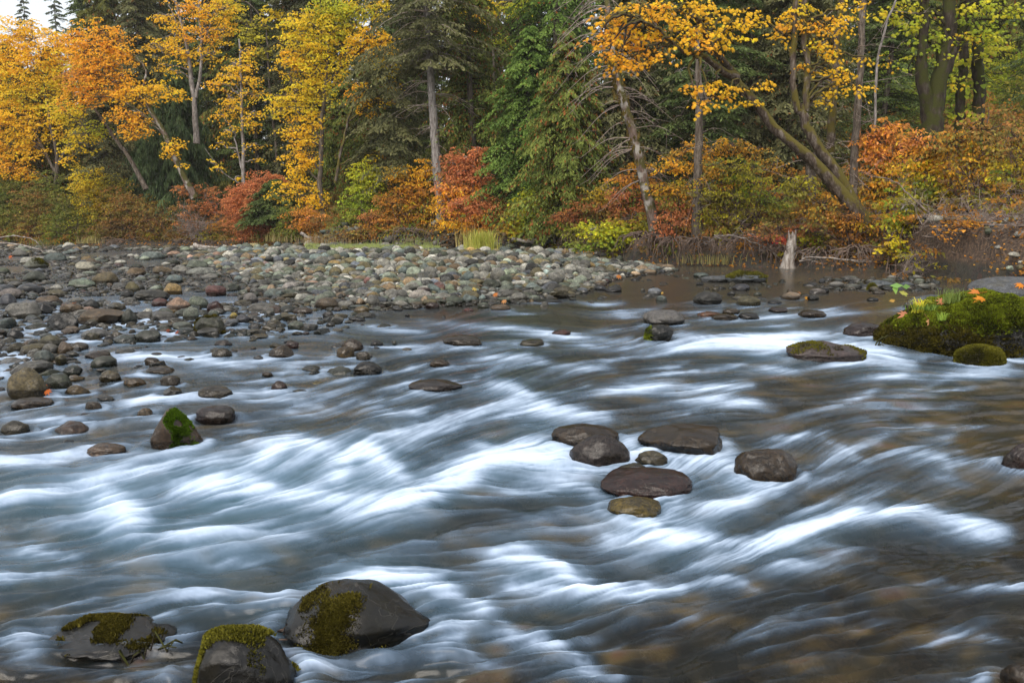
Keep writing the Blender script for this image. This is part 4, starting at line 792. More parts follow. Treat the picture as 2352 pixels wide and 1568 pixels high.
# ---- conifers
def conifer_geo(Ht, R, z0, nb, c1, c2, droop=.35, hang=.2, rise=.15, nt_=16, size=(.21, .040), rust=0.0, top=1.0, fill=6, sparse=0, seed=0):
    r = np.random.default_rng(seed); wood, fol = MB(), MB()
    h = z0 + (Ht - z0) * (np.arange(nb) + r.random(nb)) / nb; az = np.arange(nb) * 2.39996 + r.normal(0, .3, nb)
    L = R * (1 - ((h - z0) / (Ht - z0 + .01)) * top) ** .75 * r.uniform(.45, 1.25, nb) * (1 - .35 * np.exp(-(h - z0) / 1.5)) + .25
    dr = np.stack([np.cos(az), np.sin(az), np.zeros(nb)], -1); sd = np.stack([-np.sin(az), np.cos(az), np.zeros(nb)], -1)
    ri_ = rise * r.uniform(.2, 1.6, nb); dp = droop * r.uniform(.6, 1.5, nb)
    for i in range(nb):
        t = np.linspace(0, 1, 5); P = np.array([0, 0, h[i]]) + dr[i] * (L[i] * t)[:, None]; P[:, 2] += L[i] * (ri_[i] * t - dp[i] * t * t)
        tube(wood, P, np.linspace(.045, .008, 5) * (.6 + L[i] / R * .6), 3)
    keep = r.random(nb) > sparse
    ib = np.where(keep)[0]; I, Tt, S, K = np.meshgrid(ib, np.arange(nt_), [-1, 1], np.arange(1, fill + 1), indexing='ij'); I, Tt, S, K = [a.ravel() for a in (I, Tt, S, K)]; n = len(I)
    t = (.12 + .9 * (Tt + r.random(n)) / nt_); bl = (L[I] * .36 * (1.1 - .75 * t) + .12) * r.uniform(.7, 1.2, n)
    p = np.stack([np.zeros(n), np.zeros(n), h[I]], -1) + dr[I] * (L[I] * t)[:, None]; p[:, 2] += L[I] * (ri_[I] * t - dp[I] * t * t)
    a = r.uniform(.5, 1.1, n); bd = dr[I] * np.cos(a)[:, None] + sd[I] * (np.sin(a) * S)[:, None]; bd[:, 2] -= .15 + hang * .6
    f = K / fill; p = p + bd * (bl * f)[:, None]; p[:, 2] -= hang * bl * f * f * 1.2; p += r.normal(0, .03, (n, 3))
    ax = norm(bd * (1 - hang) + np.array([0, 0, -1.6 * hang]) + r.normal(0, .28, (n, 3))); up = norm(np.array([0, 0, 1.0]) * (1 - hang) + dr[I] * hang + r.normal(0, .45, (n, 3)))
    wv = norm(np.cross(ax, up)); s = r.uniform(.6, 1.3, n); l, w_ = size[0] * s, size[1] * s
    V = np.stack([p - ax * (l * .5)[:, None], p + wv * w_[:, None], p + ax * (l * .5)[:, None], p - wv * w_[:, None]], 1).reshape(-1, 3)
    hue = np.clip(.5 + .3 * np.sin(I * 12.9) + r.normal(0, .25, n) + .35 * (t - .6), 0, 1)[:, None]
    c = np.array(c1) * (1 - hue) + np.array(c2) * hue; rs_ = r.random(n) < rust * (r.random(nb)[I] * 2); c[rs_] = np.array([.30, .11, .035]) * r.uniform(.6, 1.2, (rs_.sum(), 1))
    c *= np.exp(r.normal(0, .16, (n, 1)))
    fol.add(V, np.arange(4 * n).reshape(-1, 4), np.repeat(c, 4, 0)); return wood, fol
DF = ((.05, .078, .026), (.15, .20, .062)); DG = ((.068, .076, .036), (.21, .21, .09)); CE = ((.085, .12, .028), (.25, .30, .065)); BR = ((.07, .13, .028), (.21, .32, .065)); WP = ((.045, .080, .035), (.13, .19, .08)); PL_HAZE = ((.10, .13, .09), (.24, .28, .18)); OG = ((.07, .08, .02), (.21, .21, .05))  # palest pair, for the far conifers, has distance haze painted into the needles
protos = {}
def conifer(label, px, d, Ht, kind, rot=None, sc=1.0, group='conifers of the forest edge', nm='conifer', trunk_r=.22, lean=0, bark='bark', lo=None):
    specs = dict(fir=dict(R=3.4, z0=1.2, nb=210, c1=DF[0], c2=DF[1], droop=.30, hang=.15, rise=.10), firg=dict(R=3.2, z0=.9, nb=200, c1=DG[0], c2=DG[1], droop=.45, hang=.25, rise=.1, rust=.03),
        cedar=dict(R=3.3, z0=.7, nb=170, c1=CE[0], c2=CE[1], droop=.5, hang=.38, rise=.15, size=(.20, .036), nt_=19, rust=.13), bright=dict(R=4.0, z0=.4, nb=190, c1=BR[0], c2=BR[1], droop=.45, hang=.26, rise=.12, size=(.18, .034), nt_=19, rust=.02),
        weep=dict(R=3.6, z0=.2, nb=170, c1=WP[0], c2=WP[1], droop=.55, hang=.9, rise=.1, size=(.36, .055), fill=6), pale=dict(R=3.4, z0=1, nb=150, c1=PL_HAZE[0], c2=PL_HAZE[1], droop=.3, hang=.2), olive=dict(R=3.5, z0=1, nb=170, c1=OG[0], c2=OG[1], droop=.5, hang=.55, size=(.30, .065), rust=.10))
    k = (kind, round(Ht))
    x = (px - CX) / F * d; base = at(px, 600, d); base[2] = float(terr(base[0], d)) - .15
    if k not in protos:
        wood, fol = conifer_geo(Ht, seed=len(protos) + 5, **specs[kind])
        root = empty(nm, (0, 0, 0), label, 'tree', group)
        tr = MB(); z = np.linspace(-.3, Ht, 24); P = np.stack([.12 * np.sin(z * .5), .1 * np.cos(z * .4), z], -1); tube(tr, P, trunk_r * (1 - z / (Ht + .5)).clip(.05) ** .8, 8, wob=.06)
        tr.build('trunk', M[bark], root); wood.build('branches', M['bark_dark'], root); fol.build('crown', M['needle'], root, False); protos[k] = root
        o = root
    else:
        p = protos[k]; o = p.copy(); COL.objects.link(o); o['label'] = label; o['group'] = group
        for ch in p.children: c = ch.copy(); COL.objects.link(c); c.parent = o
    o.location = [float(v) for v in base]; o.scale = (sc, sc, sc); o.rotation_euler = (0, lean, float(rng.uniform(0, 6.28)) if rot is None else rot)
    return o
# ------------------------------------------------------------------ the forest: conifers first, back to front
bk = 0
for lab, px, d, Ht, kind, sc in [
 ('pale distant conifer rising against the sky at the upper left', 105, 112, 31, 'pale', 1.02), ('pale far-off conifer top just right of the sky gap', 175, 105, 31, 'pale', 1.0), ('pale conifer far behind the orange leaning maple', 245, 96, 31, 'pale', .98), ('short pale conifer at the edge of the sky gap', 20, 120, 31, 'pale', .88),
 ('tall dark cedar with hanging sprays behind the orange leaning maple', 285, 66, 24, 'olive', 1.0), ('dull green fir behind the orange leaning maple, beside the tall cedar', 350, 60, 22, 'firg', .95),
 ('dark fir between the grey-trunked maple and the thin yellow maple', 500, 64, 24, 'fir', 1), ('tall dark fir with thin grey trunk left of the big yellow maple', 603, 60, 24, 'fir', 1.0), ('dark fir just behind the big yellow maple', 700, 58, 24, 'firg', 1), ('dark fir deep behind the thin yellow maple', 555, 70, 24, 'firg', 1.05),
 ('dark fir behind the right half of the big yellow maple', 800, 62, 24, 'fir', 1), ('dark fir standing behind the grey-trunked fir', 930, 58, 24, 'fir', 1), ('rusty cedar in the back between the fir and the bright hemlock', 1090, 54, 24, 'olive', 1), ('dark fir in the gap above the bright hemlock', 1190, 60, 24, 'firg', 1), ('dark fir behind the bright green hemlock', 1330, 56, 24, 'fir', 1),
 ('dark fir behind the leaning lichen-patched trunk', 1440, 52, 24, 'firg', 1), ('dark fir far back above the olive thicket', 1560, 54, 24, 'fir', 1), ('dark fir deep behind the upright reddish trunks', 1700, 56, 24, 'firg', .95), ('dark cedar behind the upright reddish trunks', 1830, 50, 22, 'olive', 1), ('dark fir behind the orange thicket at right', 1960, 54, 24, 'fir', .95), ('olive cedar behind the twin dark maple trunks', 2080, 58, 22, 'olive', 1), ('olive cedar at the right edge far back', 2260, 56, 22, 'olive', 1), ('dark fir at the far right edge of the forest', 2400, 46, 24, 'fir', 1),
 ('dull fir behind the yellow maple at the left edge', 30, 70, 22, 'firg', .74), ('dull fir behind the gap between left-edge maple and orange maple', 150, 66, 22, 'firg', .66), ('dark fir at the left frame edge behind everything', -110, 66, 22, 'firg', .85), ('squat olive conifer low behind the left-edge maple', 60, 60, 12, 'olive', 1.15), ('squat olive conifer at the left frame edge behind the amber maple', -20, 61, 12, 'olive', 1.2), ('squat olive conifer right behind the gap between the two leftmost maples', 150, 62, 12, 'olive', 1.1),
 ('dull olive conifer low behind the left shrubs', 110, 56, 12, 'olive', .9), ('grey-green fir with drooping dead twigs behind the slanting thin trunk', 262, 54, 14, 'firg', .95), ('dark little fir beside the coral red shrub', 640, 45.5, 4, 'fir', .8),
 ('weeping blue-green conifer behind the grey leaning trunk', 432, 52.5, 12, 'weep', .95), ('smaller weeping conifer at the foot of the big weeping one', 385, 54, 9, 'weep', .95), ('drooping green cedar below the big yellow maple', 805, 50, 9, 'cedar', 1.0), ('rust-flecked cedar right of the big yellow maple', 890, 49, 12, 'cedar', .95),
 ('rust-flecked cedar directly behind the red vine maple', 1085, 42.5, 20, 'cedar', .95), ('bright green hemlock with layered drooping boughs', 1270, 43, 20, 'bright', 1.15), ('small yellowish cedar in front of the bright hemlock', 1300, 36.5, 10, 'cedar', .9), ('bright green young hemlock left of the small yellowish cedar', 1215, 40, 10, 'bright', .95),
 ('dark drooping fir right behind the leaning lichen-patched trunk', 1440, 38.5, 14, 'firg', 1), ('dark fir with visible lower trunk left of the olive thicket', 1603, 37, 20, 'fir', .95), ('dark fir over the olive thicket', 1700, 41, 20, 'firg', .95), ('dull fir behind the upright reddish trunks, nearest of them', 1800, 40, 14, 'firg', 1.05), ('dark green fir behind the thin pale maple stem', 2010, 42, 20, 'fir', .85)]:
    conifer(lab, px, d, Ht, kind, sc=sc)
_nm = ['behind the left-edge maple', 'behind the orange leaning maple', 'behind the weeping conifer', 'behind the slender yellow maple', 'behind the big yellow maple', 'behind the rust-flecked cedars', 'behind the grey-trunked fir', 'behind the bright hemlock', 'behind the leaning patched trunk', 'behind the olive thicket', 'behind the upright reddish trunks', 'behind the old forked maple', 'at the right frame edge']
k = 0
for row, (d, cols, sc, kd) in enumerate([(74, range(225, 2600, 130), 1.15, ('firg', 'fir')), (86, range(290, 2700, 130), 1.4, ('fir', 'olive')), (63, range(380, 2500, 175), 1.05, ('firg', 'olive', 'fir'))]):
    for px in cols:
        px_ = px + rng.uniform(-25, 25); i = int(np.clip(px_ // 180, 0, 12)); k += 1; kk = kd[k % len(kd)]
        conifer(f"{('third-row', 'hindmost', 'second-row')[row]} {dict(fir='dark green fir', firg='dull green fir', olive='olive cedar')[kk]} {('just left', 'straight', 'just right')[int((px_ % 180) // 60)]} {_nm[i]}".replace('left behind', 'left of the spot behind').replace('right behind', 'right of the spot behind').replace('left at', 'inside').replace('straight at', 'standing at').replace('right at', 'beyond'), px_, d + rng.uniform(-3, 3), 24 if kk != 'olive' else 22, kk, sc=sc * rng.uniform(.92, 1.1))
# grey-trunked fir on its root wad
d0 = bank_d(1012) + 1.2
root = empty('fir_tree', at(1012, 525, d0), 'grey-trunked fir with dead branch stubs standing on a root wad', 'tree', 'conifers of the forest edge')
tr, br, fo, rt = MB(), MB(), MB(), MB()
tp = limb(tr, [(1014, 532), (1012, 470), (1003, 380), (996, 280), (988, 150), (980, 20), (975, -120)], d0, .29, .12, 10, 30, .01, .05)
for k in range(150):
    p = tp[int(rng.integers(4, 29))]; a = rng.uniform(0, 2 * PI); l = rng.uniform(.25, .9) if p[2] < 7 else rng.uniform(.8, 2.6)
    q = p + np.array([math.cos(a), math.sin(a), rng.uniform(-.5, -.1)]) * l
    tube(br, curve([p, (p + q) / 2 + np.array([0, 0, .12 * l]), q], 5), np.linspace(.02, .006, 5), 3)
    if p[2] > 6: twiggy(br, np.stack([(p + q) / 2, q]), 3, .5, .008, -.1, 1)
w_, f_ = conifer_geo(21, 3.3, 8.0, 170, *DG, droop=.34, hang=.25, rise=.1, seed=77); off = at(1003, 380, d0); off[2] = base_z = at(1014, 532, d0)[2]
for A_, B_ in ((w_, br), (f_, fo)):
    n0 = 0
    V = np.concatenate(A_.V) + np.array([off[0] - .25, off[1], off[2]])
    for f in A_.F.values(): B_.add(V, np.concatenate(f), np.concatenate(A_.C) if A_.C else None)
w_, f_ = conifer_geo(9.5, 2.4, 1.9, 90, *DG, droop=.45, hang=.25, rise=.1, seed=78, top=.3)      # the heavy side boughs at its left, down to the bank
V = np.concatenate(f_.V) + np.array([at(900, 400, d0 + 2)[0], d0 + 2.2, off[2]])
fo.add(V, np.concatenate(f_.F[4]), np.concatenate(f_.C))
def rootwad(mb, c, n, R, hgt, r0=.035):
    for k in range(n):
        a = rng.uniform(0, 2 * PI); p = c + np.array([math.cos(a) * .2, math.sin(a) * .2 - .1, rng.uniform(-.1, .15)])
        e = c + np.array([math.cos(a) * R * rng.uniform(.5, 1.2), -abs(math.sin(a)) * R * .7 - .1, -hgt * rng.uniform(.5, 1.1)])
        m_ = (p + e) / 2 + np.array([math.cos(a) * R * .25, -.2, hgt * .25]) + rng.normal(0, .08, 3)
        q = curve([p, m_, e], 9, .03); tube(mb, q, np.linspace(r0, r0 * .25, 9), 4)
        if k % 2: twiggy(mb, q[4:], 2, .4, r0 * .3, -.6, 1)
rootwad(rt, at(1012, 533, d0), 60, 1.0, .85)
tr.build('trunk', M['bark_grey'], root); br.build('branches', M['twig'], root); fo.build('crown', M['needle'], root, False); rt.build('roots', M['root'], root)
# leaning lichen-patched trunk with dead branches
d1 = bank_d(1500) + 1.0
root = empty('leaning_tree', at(1502, 525, d1), 'leaning slender trunk patched with white lichen and hung with dead twigs', 'tree')
tr, br, ms = MB(), MB(), MB()
tp = limb(tr, [(1505, 528), (1482, 430), (1455, 310), (1425, 210), (1405, 120), (1395, 20), (1385, -100, 1)], d1, .21, .08, 9, 32, .012, .08)
for k in range(85):
    p = tp[int(rng.integers(6, 31))]; s_ = -1 if rng.random() < .62 else 1; l = rng.uniform(.5, 2.1)
    q = p + np.array([s_ * l, rng.normal(0, .5), -rng.uniform(.2, .9) * l])
    c_ = curve([p, (p + q) / 2 + np.array([0, 0, .15 * l]), q], 7); tube(br, c_, np.linspace(.022, .006, 7), 3); twiggy(br, c_[2:], 3, .55, .008, -.3, 1)
for k in range(420):
    p = tp[int(rng.integers(8, 26))] + rng.normal(0, .12, 3); ms.add(np.stack([p, p + [.05, 0, -.12], p + [0, .03, -.3 * rng.uniform(.4, 1)], p + [-.05, 0, -.12]]), [(0, 1, 2, 3)], np.array([.10, .075, .02]) * rng.uniform(.6, 1.5))
tr.build('trunk', M['bark_patch'], root); br.build('branches', M['twig'], root); ms.build('moss', M['moss'], root, False)
# grey lower trunk seen in the gap (x 1603)
# ------------------------------------------------------------------ maples
dA = 53
maple('yellow and amber maple filling the left edge of the forest', dA, [([(120, 500), (130, 380), (110, 250), (95, 130)], .16, .05), ([(130, 400), (60, 260), (40, 140)], .1, .04), ([(120, 400), (200, 250)], .08, .03)],
 [(30, 70, 45, 30, AMB, YEL), (75, 90, 55, 35, AMB, YEL), (20, 130, 50, 35, AMB, YEL), (85, 150, 60, 40, YEL, AMB), (30, 200, 60, 40, YEL, YGR), (110, 215, 60, 38, YGR, YEL), (150, 170, 40, 35, YEL, YGR), (30, 265, 55, 35, YEL, AMB), (95, 285, 55, 35, YEL, AMB), (20, 330, 45, 32, AMB, YEL),
  (70, 345, 35, 22, AMB, YEL), (25, 385, 45, 22, AMB, ORA), (60, 400, 25, 15, AMB, YEL), (130, 120, 45, 40, YEL, AMB), (165, 110, 30, 25, AMB, ORA), (-30, 150, 40, 60, YEL, AMB), (-30, 300, 40, 60, AMB, YEL)], leaf=.27, kind='m', dens=1.55)
maple('orange maple leaning left over the shallows with a mottled trunk', 47.5, [([(448, 455), (420, 400), (385, 325), (345, 250), (325, 220), (270, 165), (215, 110)], .19, .05), ([(325, 220), (330, 150), (250, 90)], .07, .03)],
 [(225, 75, 38, 28, ORA, AMB), (262, 95, 38, 25, AMB, ORA), (190, 120, 42, 30, ORA, AMB), (240, 150, 50, 32, ORA, AMB), (285, 135, 30, 22, AMB, ORA), (180, 175, 40, 28, ORA, RUST), (225, 205, 50, 30, ORA, AMB), (290, 195, 40, 22, AMB, ORA), (345, 205, 45, 18, AMB, YEL), (395, 212, 28, 16, AMB, YEL), (310, 225, 35, 18, AMB, YEL),
  (285, 262, 32, 22, ORA, AMB), (320, 285, 30, 22, ORA, AMB), (300, 305, 25, 15, ORA, AMB), (165, 85, 22, 25, ORA, AMB), (395, 332, 18, 22, AMB, YEL), (385, 350, 16, 8, AMB, YEL), (412, 375, 10, 6, AMB, YEL), (165, 230, 30, 20, ORA, AMB)], leaf=.26, dens=1.6, bark='bark_patch')
maple('thin slanting maple with one yellow-green bough, left of the orange maple', 49, [([(336, 435), (300, 370), (262, 315), (240, 285), (215, 245)], .15, .06), ([(240, 285), (205, 305), (165, 345)], .05, .02)],
 [(225, 290, 25, 16, YGR, LIM), (195, 312, 28, 18, YGR, YEL), (165, 338, 22, 16, YEL, YGR), (155, 362, 12, 12, AMB, YEL), (160, 265, 30, 18, YGR, YEL), (140, 245, 32, 20, YGR, YEL), (215, 345, 10, 6, YEL, YGR)], leaf=.26, dens=1.6, bark='bark')
maple('upright two-stemmed maple with sparse amber leaves behind the weeping conifer', 49.5, [([(452, 330), (446, 230), (432, 120), (415, 50), (395, -20)], .17, .06), ([(450, 225), (462, 150), (460, 60), (455, -20)], .11, .05), ([(432, 120), (400, 40), (380, -10)], .05, .02), ([(455, 120), (480, 60), (500, 0)], .05, .02)],
 [(380, 35, 30, 16, AMB, YEL), (440, 15, 45, 20, ORA, AMB), (490, 20, 40, 25, AMB, YEL), (405, 75, 40, 20, YEL, AMB), (470, 75, 40, 22, ORA, AMB), (515, 70, 22, 30, YEL, AMB), (370, 110, 35, 18, AMB, YEL), (425, 125, 45, 18, YEL, AMB), (480, 125, 30, 16, AMB, YEL), (375, 148, 22, 8, YEL, AMB), (405, 165, 18, 8, YEL, AMB), (510, 25, 25, 30, YEL, YGR)], leaf=.26, dens=1.3, bark='bark_grey')
maple('slender yellow maple with pale stem between weeping conifer and big yellow maple', 47.5, [([(560, 425), (558, 330), (555, 240), (552, 120), (550, 90)], .12, .04), ([(560, 400), (542, 330), (540, 300)], .06, .03), ([(550, 420), (510, 395), (470, 340)], .035, .015)],
 [(560, 115, 22, 14, AMB, YEL), (540, 145, 30, 16, YEL, AMB), (575, 150, 22, 12, YEL, AMB), (515, 175, 30, 13, AMB, YEL), (555, 185, 32, 14, YEL, AMB), (500, 195, 20, 8, AMB, YEL), (575, 215, 22, 16, YEL, AMB), (525, 220, 30, 15, YEL, AMB), (490, 190, 15, 8, ORA, AMB), (545, 250, 36, 14, YEL, AMB), (585, 262, 20, 10, YEL, AMB), (515, 268, 22, 8, AMB, ORA), (565, 285, 26, 12, AMB, YEL), (530, 300, 22, 10, YEL, AMB), (510, 328, 15, 6, AMB, YEL), (590, 330, 15, 8, YEL, AMB), (487, 375, 14, 8, YEL, YGR), (500, 385, 12, 5, YEL, AMB), (590, 365, 12, 6, YEL, AMB), (550, 405, 18, 5, YEL, AMB), (545, 350, 12, 6, YEL, AMB)], leaf=.25, dens=1.15, bark='bark_grey')
maple('tall broad yellow maple reaching down to the bank beside the red shrub', 44.5, [([(742, 505), (736, 420), (738, 320), (745, 200), (760, 60)], .17, .07), ([(738, 320), (690, 250), (670, 190)], .06, .03), ([(745, 200), (820, 120), (860, 90)], .08, .03)],
 [(715, 40, 45, 22, YGR, YEL), (690, 62, 40, 22, YEL, YGR), (735, 75, 50, 28, YGR, YEL), (690, 105, 48, 24, YEL, YGR), (745, 120, 50, 28, YGR, YEL), (672, 145, 35, 20, YEL, AMB), (720, 160, 50, 26, YEL, YGR), (700, 195, 40, 22, YGR, YEL), (655, 220, 30, 18, YEL, YGR), (690, 235, 42, 22, YEL, YGR), (730, 215, 35, 30, YGR, YEL), (645, 250, 22, 16, YEL, YGR), (700, 270, 42, 16, YEL, AMB), (670, 300, 28, 12, YEL, AMB), (710, 300, 30, 14, YEL, AMB), (700, 325, 30, 14, YEL, AMB),
  (675, 352, 26, 18, YEL, AMB), (715, 365, 28, 18, AMB, YEL), (690, 390, 32, 16, YEL, AMB), (660, 430, 32, 12, AMB, YEL), (700, 425, 30, 14, YEL, AMB), (640, 450, 20, 8, YEL, AMB), (690, 455, 34, 14, AMB, YEL), (715, 480, 26, 16, YEL, AMB), (730, 450, 20, 14, AMB, YEL),
  (800, 25, 45, 25, YGR, LIM), (850, 20, 45, 22, YGR, YEL), (790, 70, 45, 22, YEL, YGR), (845, 85, 50, 24, YEL, AMB), (880, 100, 28, 16, AMB, YEL), (815, 115, 40, 18, YEL, AMB), (870, 130, 24, 12, YEL, AMB), (770, 60, 30, 30, YGR, LIM), (760, 20, 35, 20, YGR, LIM), (785, 150, 25, 14, YEL, YGR), (750, 10, 30, 14, YGR, LIM)], leaf=.25, dens=1.7)
maple('low amber maple boughs hanging in front of the cedar left of the grey-trunked fir', 42.5, [([(770, 420), (790, 320), (810, 250), (850, 190)], .09, .04), ([(800, 280), (880, 210), (900, 160)], .05, .02)],
 [(818, 195, 18, 10, AMB, ORA), (822, 222, 22, 9, AMB, ORA), (845, 235, 20, 8, AMB, YEL), (880, 235, 20, 10, YEL, AMB), (830, 258, 14, 5, ORA, AMB), (870, 255, 16, 6, AMB, ORA), (895, 190, 18, 12, YEL, AMB), (905, 150, 16, 14, YEL, YGR), (880, 178, 16, 8, YEL, YGR), (862, 352, 14, 10, AMB, YEL), (888, 140, 20, 10, YEL, YGR), (810, 215, 14, 8, AMB, ORA)], leaf=.25, dens=1.5, bark='bark_moss')
maple('yellow-green maple top between the grey-trunked fir and the bright hemlock', 50, [([(1130, 500), (1140, 300), (1130, 100), (1110, 20)], .14, .05)],
 [(1080, 12, 30, 14, YEL, YGR), (1120, 18, 38, 12, YGR, YEL), (1160, 14, 30, 12, LIM, YGR), (1190, 28, 22, 8, YGR, LIM), (1095, 45, 28, 10, YEL, AMB), (1075, 55, 22, 10, YEL, YGR), (1080, 75, 14, 10, YEL, AMB), (1130, 38, 26, 8, YEL, YGR), (1200, 5, 26, 10, LIM, YGR), (1150, 90, 20, 12, LIM, YGR), (1050, 20, 20, 10, YEL, YGR), (1210, 120, 22, 14, LIM, GRN), (1180, 110, 12, 8, YEL, LIM)], leaf=.26, dens=1.6)
# the big leaning mossy maple at right, orange and amber boughs hanging over the water
dG = bank_d(1985) + .8
G_bl = [(1390, 98, 34, 16, ORA, AMB), (1430, 110, 38, 20, ORA, AMB), (1375, 100, 24, 10, ORA, CORAL), (1450, 130, 40, 15, AMB, ORA), (1495, 120, 36, 14, ORA, AMB), (1400, 40, 34, 18, AMB, ORA), (1440, 25, 40, 18, AMB, YEL), (1475, 15, 40, 16, AMB, ORA), (1420, 60, 36, 14, AMB, ORA), (1380, 75, 20, 10, ORA, AMB),
  (1480, 60, 40, 16, AMB, YEL), (1520, 40, 40, 18, AMB, ORA), (1510, 85, 34, 12, AMB, ORA), (1560, 20, 44, 16, AMB, YEL), (1570, 55, 40, 16, AMB, YEL), (1555, 90, 34, 12, YEL, AMB), (1610, 10, 40, 14, AMB, YEL), (1615, 60, 38, 16, AMB, YEL), (1600, 90, 34, 12, AMB, ORA), (1650, 40, 38, 16, AMB, YEL), (1660, 75, 36, 14, YEL, AMB), (1680, 95, 36, 12, AMB, YEL), (1630, 110, 34, 12, AMB, ORA), (1700, 60, 26, 14, AMB, YEL), (1465, 150, 20, 8, ORA, AMB),
  (1420, 148, 14, 8, ORA, AMB), (1395, 130, 14, 6, ORA, AMB), (1620, 195, 26, 9, AMB, ORA), (1650, 190, 22, 9, AMB, YEL), (1600, 205, 18, 6, AMB, ORA), (1665, 215, 26, 8, AMB, YEL), (1720, 235, 22, 8, AMB, YEL), (1610, 240, 16, 6, AMB, ORA), (1640, 215, 20, 6, ORA, AMB), (1745, 190, 18, 6, AMB, YEL), (1690, 200, 14, 6, AMB, YEL), (1710, 20, 30, 12, YEL, AMB), (1725, 45, 20, 10, YEL, AMB), (1540, 5, 30, 10, AMB, YEL)]
maple('big leaning maple with mossy trunk and orange boughs over the pool', dG, [([(1990, 510), (1930, 440), (1860, 365), (1790, 305), (1745, 250), (1705, 205), (1680, 165), (1640, 115, -1), (1600, 40, -2)], .22, .08), ([(1690, 178), (1655, 160, -.5), (1630, 140, -1), (1600, 122, -1.5), (1565, 115, -2)], .14, .06), ([(1565, 115, -2), (1500, 60, -2.5), (1440, 30, -3)], .05, .02), ([(1745, 250), (1700, 215), (1650, 185)], .05, .02)],
 [b + (-2.0,) if b[0] < 1640 else b + (-1.0,) for b in G_bl], leaf=.25, dens=1.45, bark='bark_moss', group='autumn maples on the far bank')
maple('second mossy maple trunk curving up behind the big leaning one', dG + .8, [([(1975, 500), (1935, 420), (1900, 370), (1865, 320), (1850, 270), (1838, 240)], .23, .13), ([(1850, 275), (1825, 230), (1822, 120), (1830, -30)], .13, .09), ([(1850, 255), (1852, 150), (1848, 30), (1850, -40)], .12, .09)],
 [(1840, 35, 34, 14, AMB, YEL), (1870, 50, 40, 14, AMB, ORA), (1835, 65, 40, 14, AMB, ORA), (1900, 60, 36, 12, AMB, YEL), (1930, 45, 30, 10, AMB, YEL), (1790, 60, 30, 9, AMB, ORA), (1785, 85, 26, 7, YEL, AMB), (1865, 95, 36, 9, YEL, AMB), (1915, 108, 26, 12, AMB, YEL), (1920, 135, 26, 10, AMB, YEL), (1890, 160, 34, 10, YEL, AMB), (1930, 170, 26, 12, AMB, YEL), (1960, 190, 32, 10, AMB, YEL), (1905, 210, 28, 8, YEL, AMB), (1895, 232, 24, 6, YEL, YGR), (1975, 200, 24, 6, YEL, AMB), (1990, 130, 26, 6, YEL, AMB), (1850, 150, 20, 8, AMB, ORA), (1875, 110, 20, 6, YEL, YGR), (1760, 50, 20, 14, AMB, YEL), (1845, 10, 40, 12, YEL, YGR), (1960, 15, 30, 12, YEL, AMB)], leaf=.24, dens=1.25, bark='bark_moss')
for lab, pts, r0, bk in [('straight reddish-brown trunk, right one of the upright pair over the leaning maple', [(1905, 350), (1915, 240), (1920, 120), (1935, -40)], .15, 'bark_moss'), ('slim tall trunk rising right of the leaning mossy maple', [(1960, 470), (1960, 380), (1970, 250), (1978, 120), (1985, -40)], .15, 'bark'),
     ('grey-brown trunk standing in the thicket under the leaning mossy maple', [(1865, 490), (1862, 420), (1866, 350)], .20, 'bark'), ('thin pale stem left of the twin dark trunks', [(2010, 400), (2010, 250), (2020, 120), (2050, 20), (2070, -30)], .05, 'bark_grey')]:
    d = dG + rng.uniform(1, 3); root = empty('tree', at(*pts[0], d), lab, 'tree', 'upright trunks at right'); tb, wb = MB(), MB(); P = limb(tb, pts, d, r0, r0 * .7, 8, 20, .02, .1)
    twiggy(wb, P[3:], 14, 1.2, .014, .1, 2); tb.build('trunk', M[bk], root); wb.build('branches', M['twig'], root)
dI = bank_d(2150) + 9
maple('old dark mossy maple forking in two at the upper right, green-yellow leaves', dI, [([(2140, 330), (2140, 290), (2145, 250), (2165, 150), (2180, 60), (2185, -40)], .42, .2), ([(2140, 330), (2125, 240), (2115, 150), (2122, 60), (2125, -40)], .26, .15), ([(2160, 190), (2210, 60), (2215, -40)], .2, .12), ([(2180, 70), (2150, 30), (2120, 25)], .09, .05)],
 [(2080, 15, 50, 16, YGR, LIM), (2130, 40, 44, 14, LIM, YGR), (2090, 62, 46, 12, YGR, LIM), (2130, 82, 40, 12, LIM, GRN), (2180, 75, 40, 14, LIM, YGR), (2210, 95, 32, 14, YGR, YEL), (2150, 110, 36, 10, LIM, GRN), (2100, 130, 30, 10, LIM, YGR), (2170, 125, 26, 8, YGR, LIM), (2220, 40, 44, 18, LIM, GRN), (2270, 20, 40, 18, YGR, LIM), (2200, 15, 40, 14, YGR, LIM), (2300, 60, 44, 24, LIM, GRN), (2260, 80, 30, 16, LIM, YGR), (2040, 30, 30, 12, YGR, YEL), (2330, 20, 30, 20, YGR, LIM), (2200, 195, 20, 8, YGR, YEL), (2205, 175, 16, 6, YGR, LIM)], leaf=.3, dens=1.35, bark='bark_dark')
